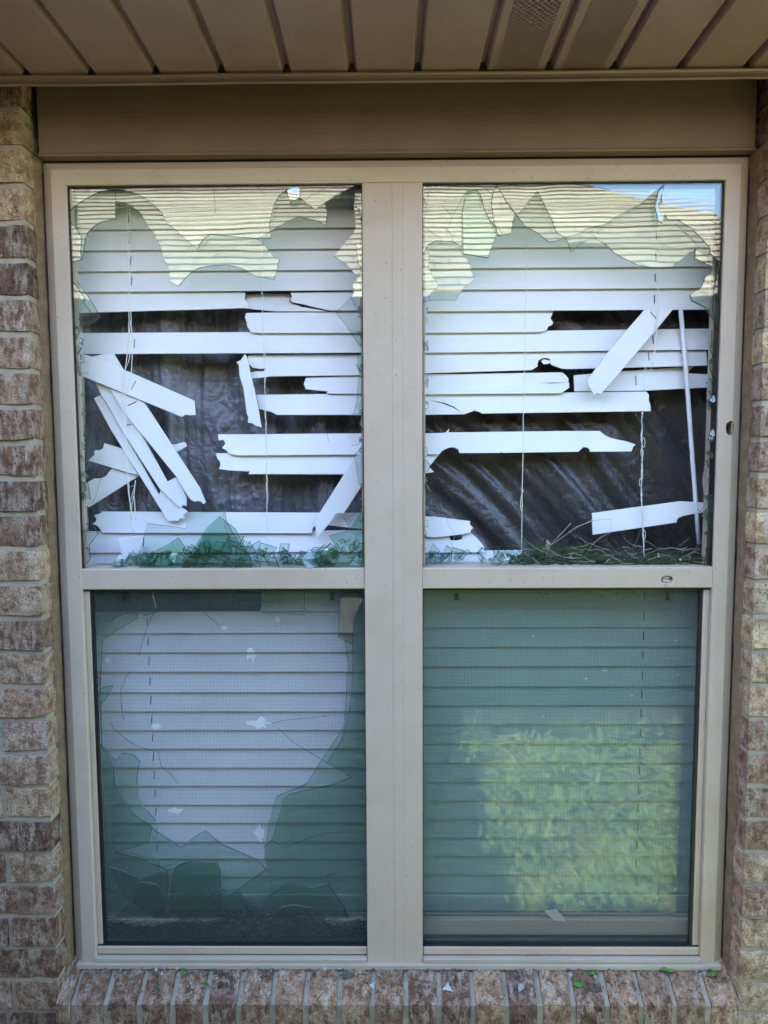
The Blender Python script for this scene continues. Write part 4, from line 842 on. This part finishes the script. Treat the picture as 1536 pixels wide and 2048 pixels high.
# straw stems in the right pane that stand out one by one
for i, pts in enumerate([R3([(860, 1740), (960, 1620), (1130, 1580), (1250, 1500), (1370, 1420), (1480, 1380), (1536, 1372)]), R3([(1000, 1745), (1100, 1650), (1150, 1560), (1300, 1400)]),
                         R4([(125, 1605), (180, 1500), (250, 1440), (330, 1400), (330, 1300), (185, 1310), (60, 1360), (0, 1400)]), R4([(585, 1460), (640, 1490), (680, 1520), (720, 1515), (690, 1530)]), R3([(190, 1275), (240, 1320), (295, 1350), (310, 1420), (365, 1490), (340, 1560), (360, 1640)])]):
    tag(tube('straw_stem', pathpx(pts, .036+.002*i), .0005, STRAW, None, 4), ['long pale stem arching up from the clippings to the stray slat', 'short pale stem crossing the arching stem', 'kinked pale stem over the left end of the stray low slat', 'curled fibre at the foot of the twisted cord', 'thin wiry stem in front of the stub slats by the mullion'][i], 'stem')
tag(plate('paper_scrap', XZ([(1090, 1822), (1103, 1820), (1112, 1818), (1125, 1832), (1133, 1843), (1108, 1841), (1098, 1832)], .021), .021, .0012, [m_plain('cream_scrap', (.62, .58, .46), .7)]), 'cream scrap on the bottom rail behind the lower right screen', 'scrap')
tag(plate('bark_chip', XZ(R3([(1108, 1530), (1135, 1560), (1125, 1600), (1100, 1605)]), .04), .04, .004, [STRAW]), 'tan bark chip upright at the left end of the clippings', 'bark chip')
# scraps on the brick sill
def on_sill(px, py):
    d = fw+RT*((px-768)/CF)+UP*((1024-py)/CF); tn = (.009+.0355)/(.062); y0, z0 = -.0735, -.0355
    s = (z0-CAM.z+(CAM.y-y0)*tn)/(d.z-d.y*tn); return CAM+d*s
slp = math.atan(.0445/.062); rr = random.Random(12)
SP = [(197, 1935), (312, 1940), (325, 1948), (355, 1936), (404, 1934), (410, 1950), (430, 1950), (520, 1937), (565, 1936), (572, 1955), (440, 1969), (655, 1933), (650, 1938), (628, 1950), (745, 1972), (760, 1960), (920, 1938), (960, 1940), (895, 1976), (1040, 1975), (1052, 1940), (1048, 1955), (1137, 1940), (1140, 1950), (1190, 1955), (1195, 1975), (1170, 1965), (1245, 1967), (1392, 1945), (1400, 1950), (1408, 1947), (1430, 1952), (283, 1936), (700, 1957)]
U_ = 'zeroth first second third fourth fifth sixth seventh eighth ninth tenth eleventh twelfth thirteenth fourteenth fifteenth sixteenth seventeenth eighteenth nineteenth'.split()
ORD = U_[1:]+['twentieth']+['twenty-'+q for q in U_[1:10]]+['thirtieth']+['thirty-'+q for q in U_[1:10]]
for i, (px, py) in enumerate(SP):
    p = on_sill(px, py)+Vector((0, -.0015, .0035)); s = rr.uniform(.0035, .0085)*(1.5 if px in (895, 1040, 1245, 1195) else 1); k = rr.choice((3, 4, 3, 5)); a0 = rr.uniform(0, 6)
    pts = [(s*math.cos(a0+6.283*j/k)*rr.uniform(.5, 1.3), s*math.sin(a0+6.283*j/k)*rr.uniform(.5, 1.3)) for j in range(k)]
    o = plate('glass_fragment', pts, -.0014, .0026, [GLASS, RIM if i % 3 else SILLM], None, bev=.0006)
    o.location = p; o.rotation_euler = (slp-math.pi/2+rr.uniform(-.15, .15), rr.uniform(-.2, .2), rr.uniform(-.4, .4))
    rank = sorted(q[0]+i_*.001 for i_, q in enumerate(SP)).index(px+i*.001)
    tag(o, '%s glass fragment %s, %s from the left' % ('small' if s < .007 else 'larger', 'on the brick sill by the frame' if py < 1945 else 'midway down the brick sill' if py < 1962 else 'near the brick sill edge', ORD[rank]), 'glass fragment', 'glass fragments scattered on the brick sill')
LV = [(370, 1945, .010, 0, 'bright green leaf scrap on the left half of the sill near the frame'), (412, 1971, .009, 0, 'bright green leaf scrap nearer the sill edge on the left'), (1335, 1940, .017, 0, 'biggest green leaf, lying by the frame near the right end'), (1158, 1972, .012, 0, 'dark green leaf strip right of centre on the sill'),
      (1185, 1950, .009, 0, 'green leaf scrap close above the dark green leaf strip'), (1423, 1952, .010, 0, 'green leaf scrap in the right corner of the sill'), (696, 1953, .016, 1, 'dull grey-green leaf in the middle of the sill'), (1188, 1980, .013, 1, 'dull leaf beside glass bits right of centre'),
      (315, 1981, .009, 1, 'dull leaf nearest the sill edge on the left'), (458, 1957, .007, 1, 'small dark leaf crumb left of the middle leaf'), (836, 1975, .008, 1, 'dull leaf speck on the brick right of the mullion'), (312, 1953, .007, 1, 'dark leaf crumb above the dull leaf on the left'), (1446, 1962, .010, 1, 'dull leaf at the far right by the brick corner')]
for px, py, s, dm, lab in LV:
    p = on_sill(px, py)+Vector((0, -.002, .0045)); v, f = [], []; n = 6
    for i in range(n+1):
        t_ = i/n; wv = s*.42*math.sin(math.pi*min(1, t_*.92+.05))*(1+rr.uniform(-.25, .25)); zz = rr.uniform(-.0008, .0012)
        v += [((t_-.5)*2*s, -wv, zz+.0012), ((t_-.5)*2*s, 0, zz), ((t_-.5)*2*s, wv, zz+.0014)]
    for i in range(n):
        for k in range(2): f.append((i*3+k, i*3+k+1, i*3+k+4, i*3+k+3))
    o = mesh('leaf_scrap', v, f, LEAF if dm == 0 else DRYLEAF); o.location = p; o.rotation_euler = (slp+rr.uniform(-.2, .2), rr.uniform(-.2, .2), rr.uniform(-.7, .7)); tag(o, lab, 'leaf')

def grit(name, label, n, seed, smin, smax, mats, cat):
    rr = random.Random(seed); V, F, M = [], [], []
    for i in range(n):
        px = rr.uniform(185, 1435); py = 1932+rr.expovariate(1/14.) if rr.random() < .8 else rr.uniform(1935, 2000)
        if py > 2002: continue
        c = on_sill(px, py); s = rr.uniform(smin, smax); k = rr.choice((3, 4)); a0 = rr.uniform(0, 6); n0 = len(V)
        R_ = Matrix.Rotation(slp+rr.uniform(-.35, .35), 3, 'X')@Matrix.Rotation(rr.uniform(-.3, .3), 3, 'Y')
        pts = [(s*math.cos(a0+6.283*j/k)*rr.uniform(.5, 1.2), s*math.sin(a0+6.283*j/k)*rr.uniform(.5, 1.2)) for j in range(k)]
        for h in (.0008, .0008+min(.0026, s)): V += [tuple(c+Vector((0, -.001, .0012))+R_@Vector((q[0], q[1], h))) for q in pts]
        F.append(tuple(n0+j for j in range(k))[::-1]); F.append(tuple(n0+k+j for j in range(k))); M += [0, 0]
        for j in range(k): F.append((n0+j, n0+(j+1) % k, n0+k+(j+1) % k, n0+k+j)); M.append(len(mats)-1)
    tag(mesh(name, V, F, mats, None, M), label, cat, kind='stuff')
grit('glass_grit', 'fine glass grit sprinkled along the brick sill below the frame', 330, 4, .0009, .0026, [GREEN, SILLM], 'glass grit')
grit('leaf_crumbs', 'dark crumbs of leaf and dirt along the brick sill below the frame', 300, 6, .0008, .0030, [DRYLEAF], 'leaf crumbs')
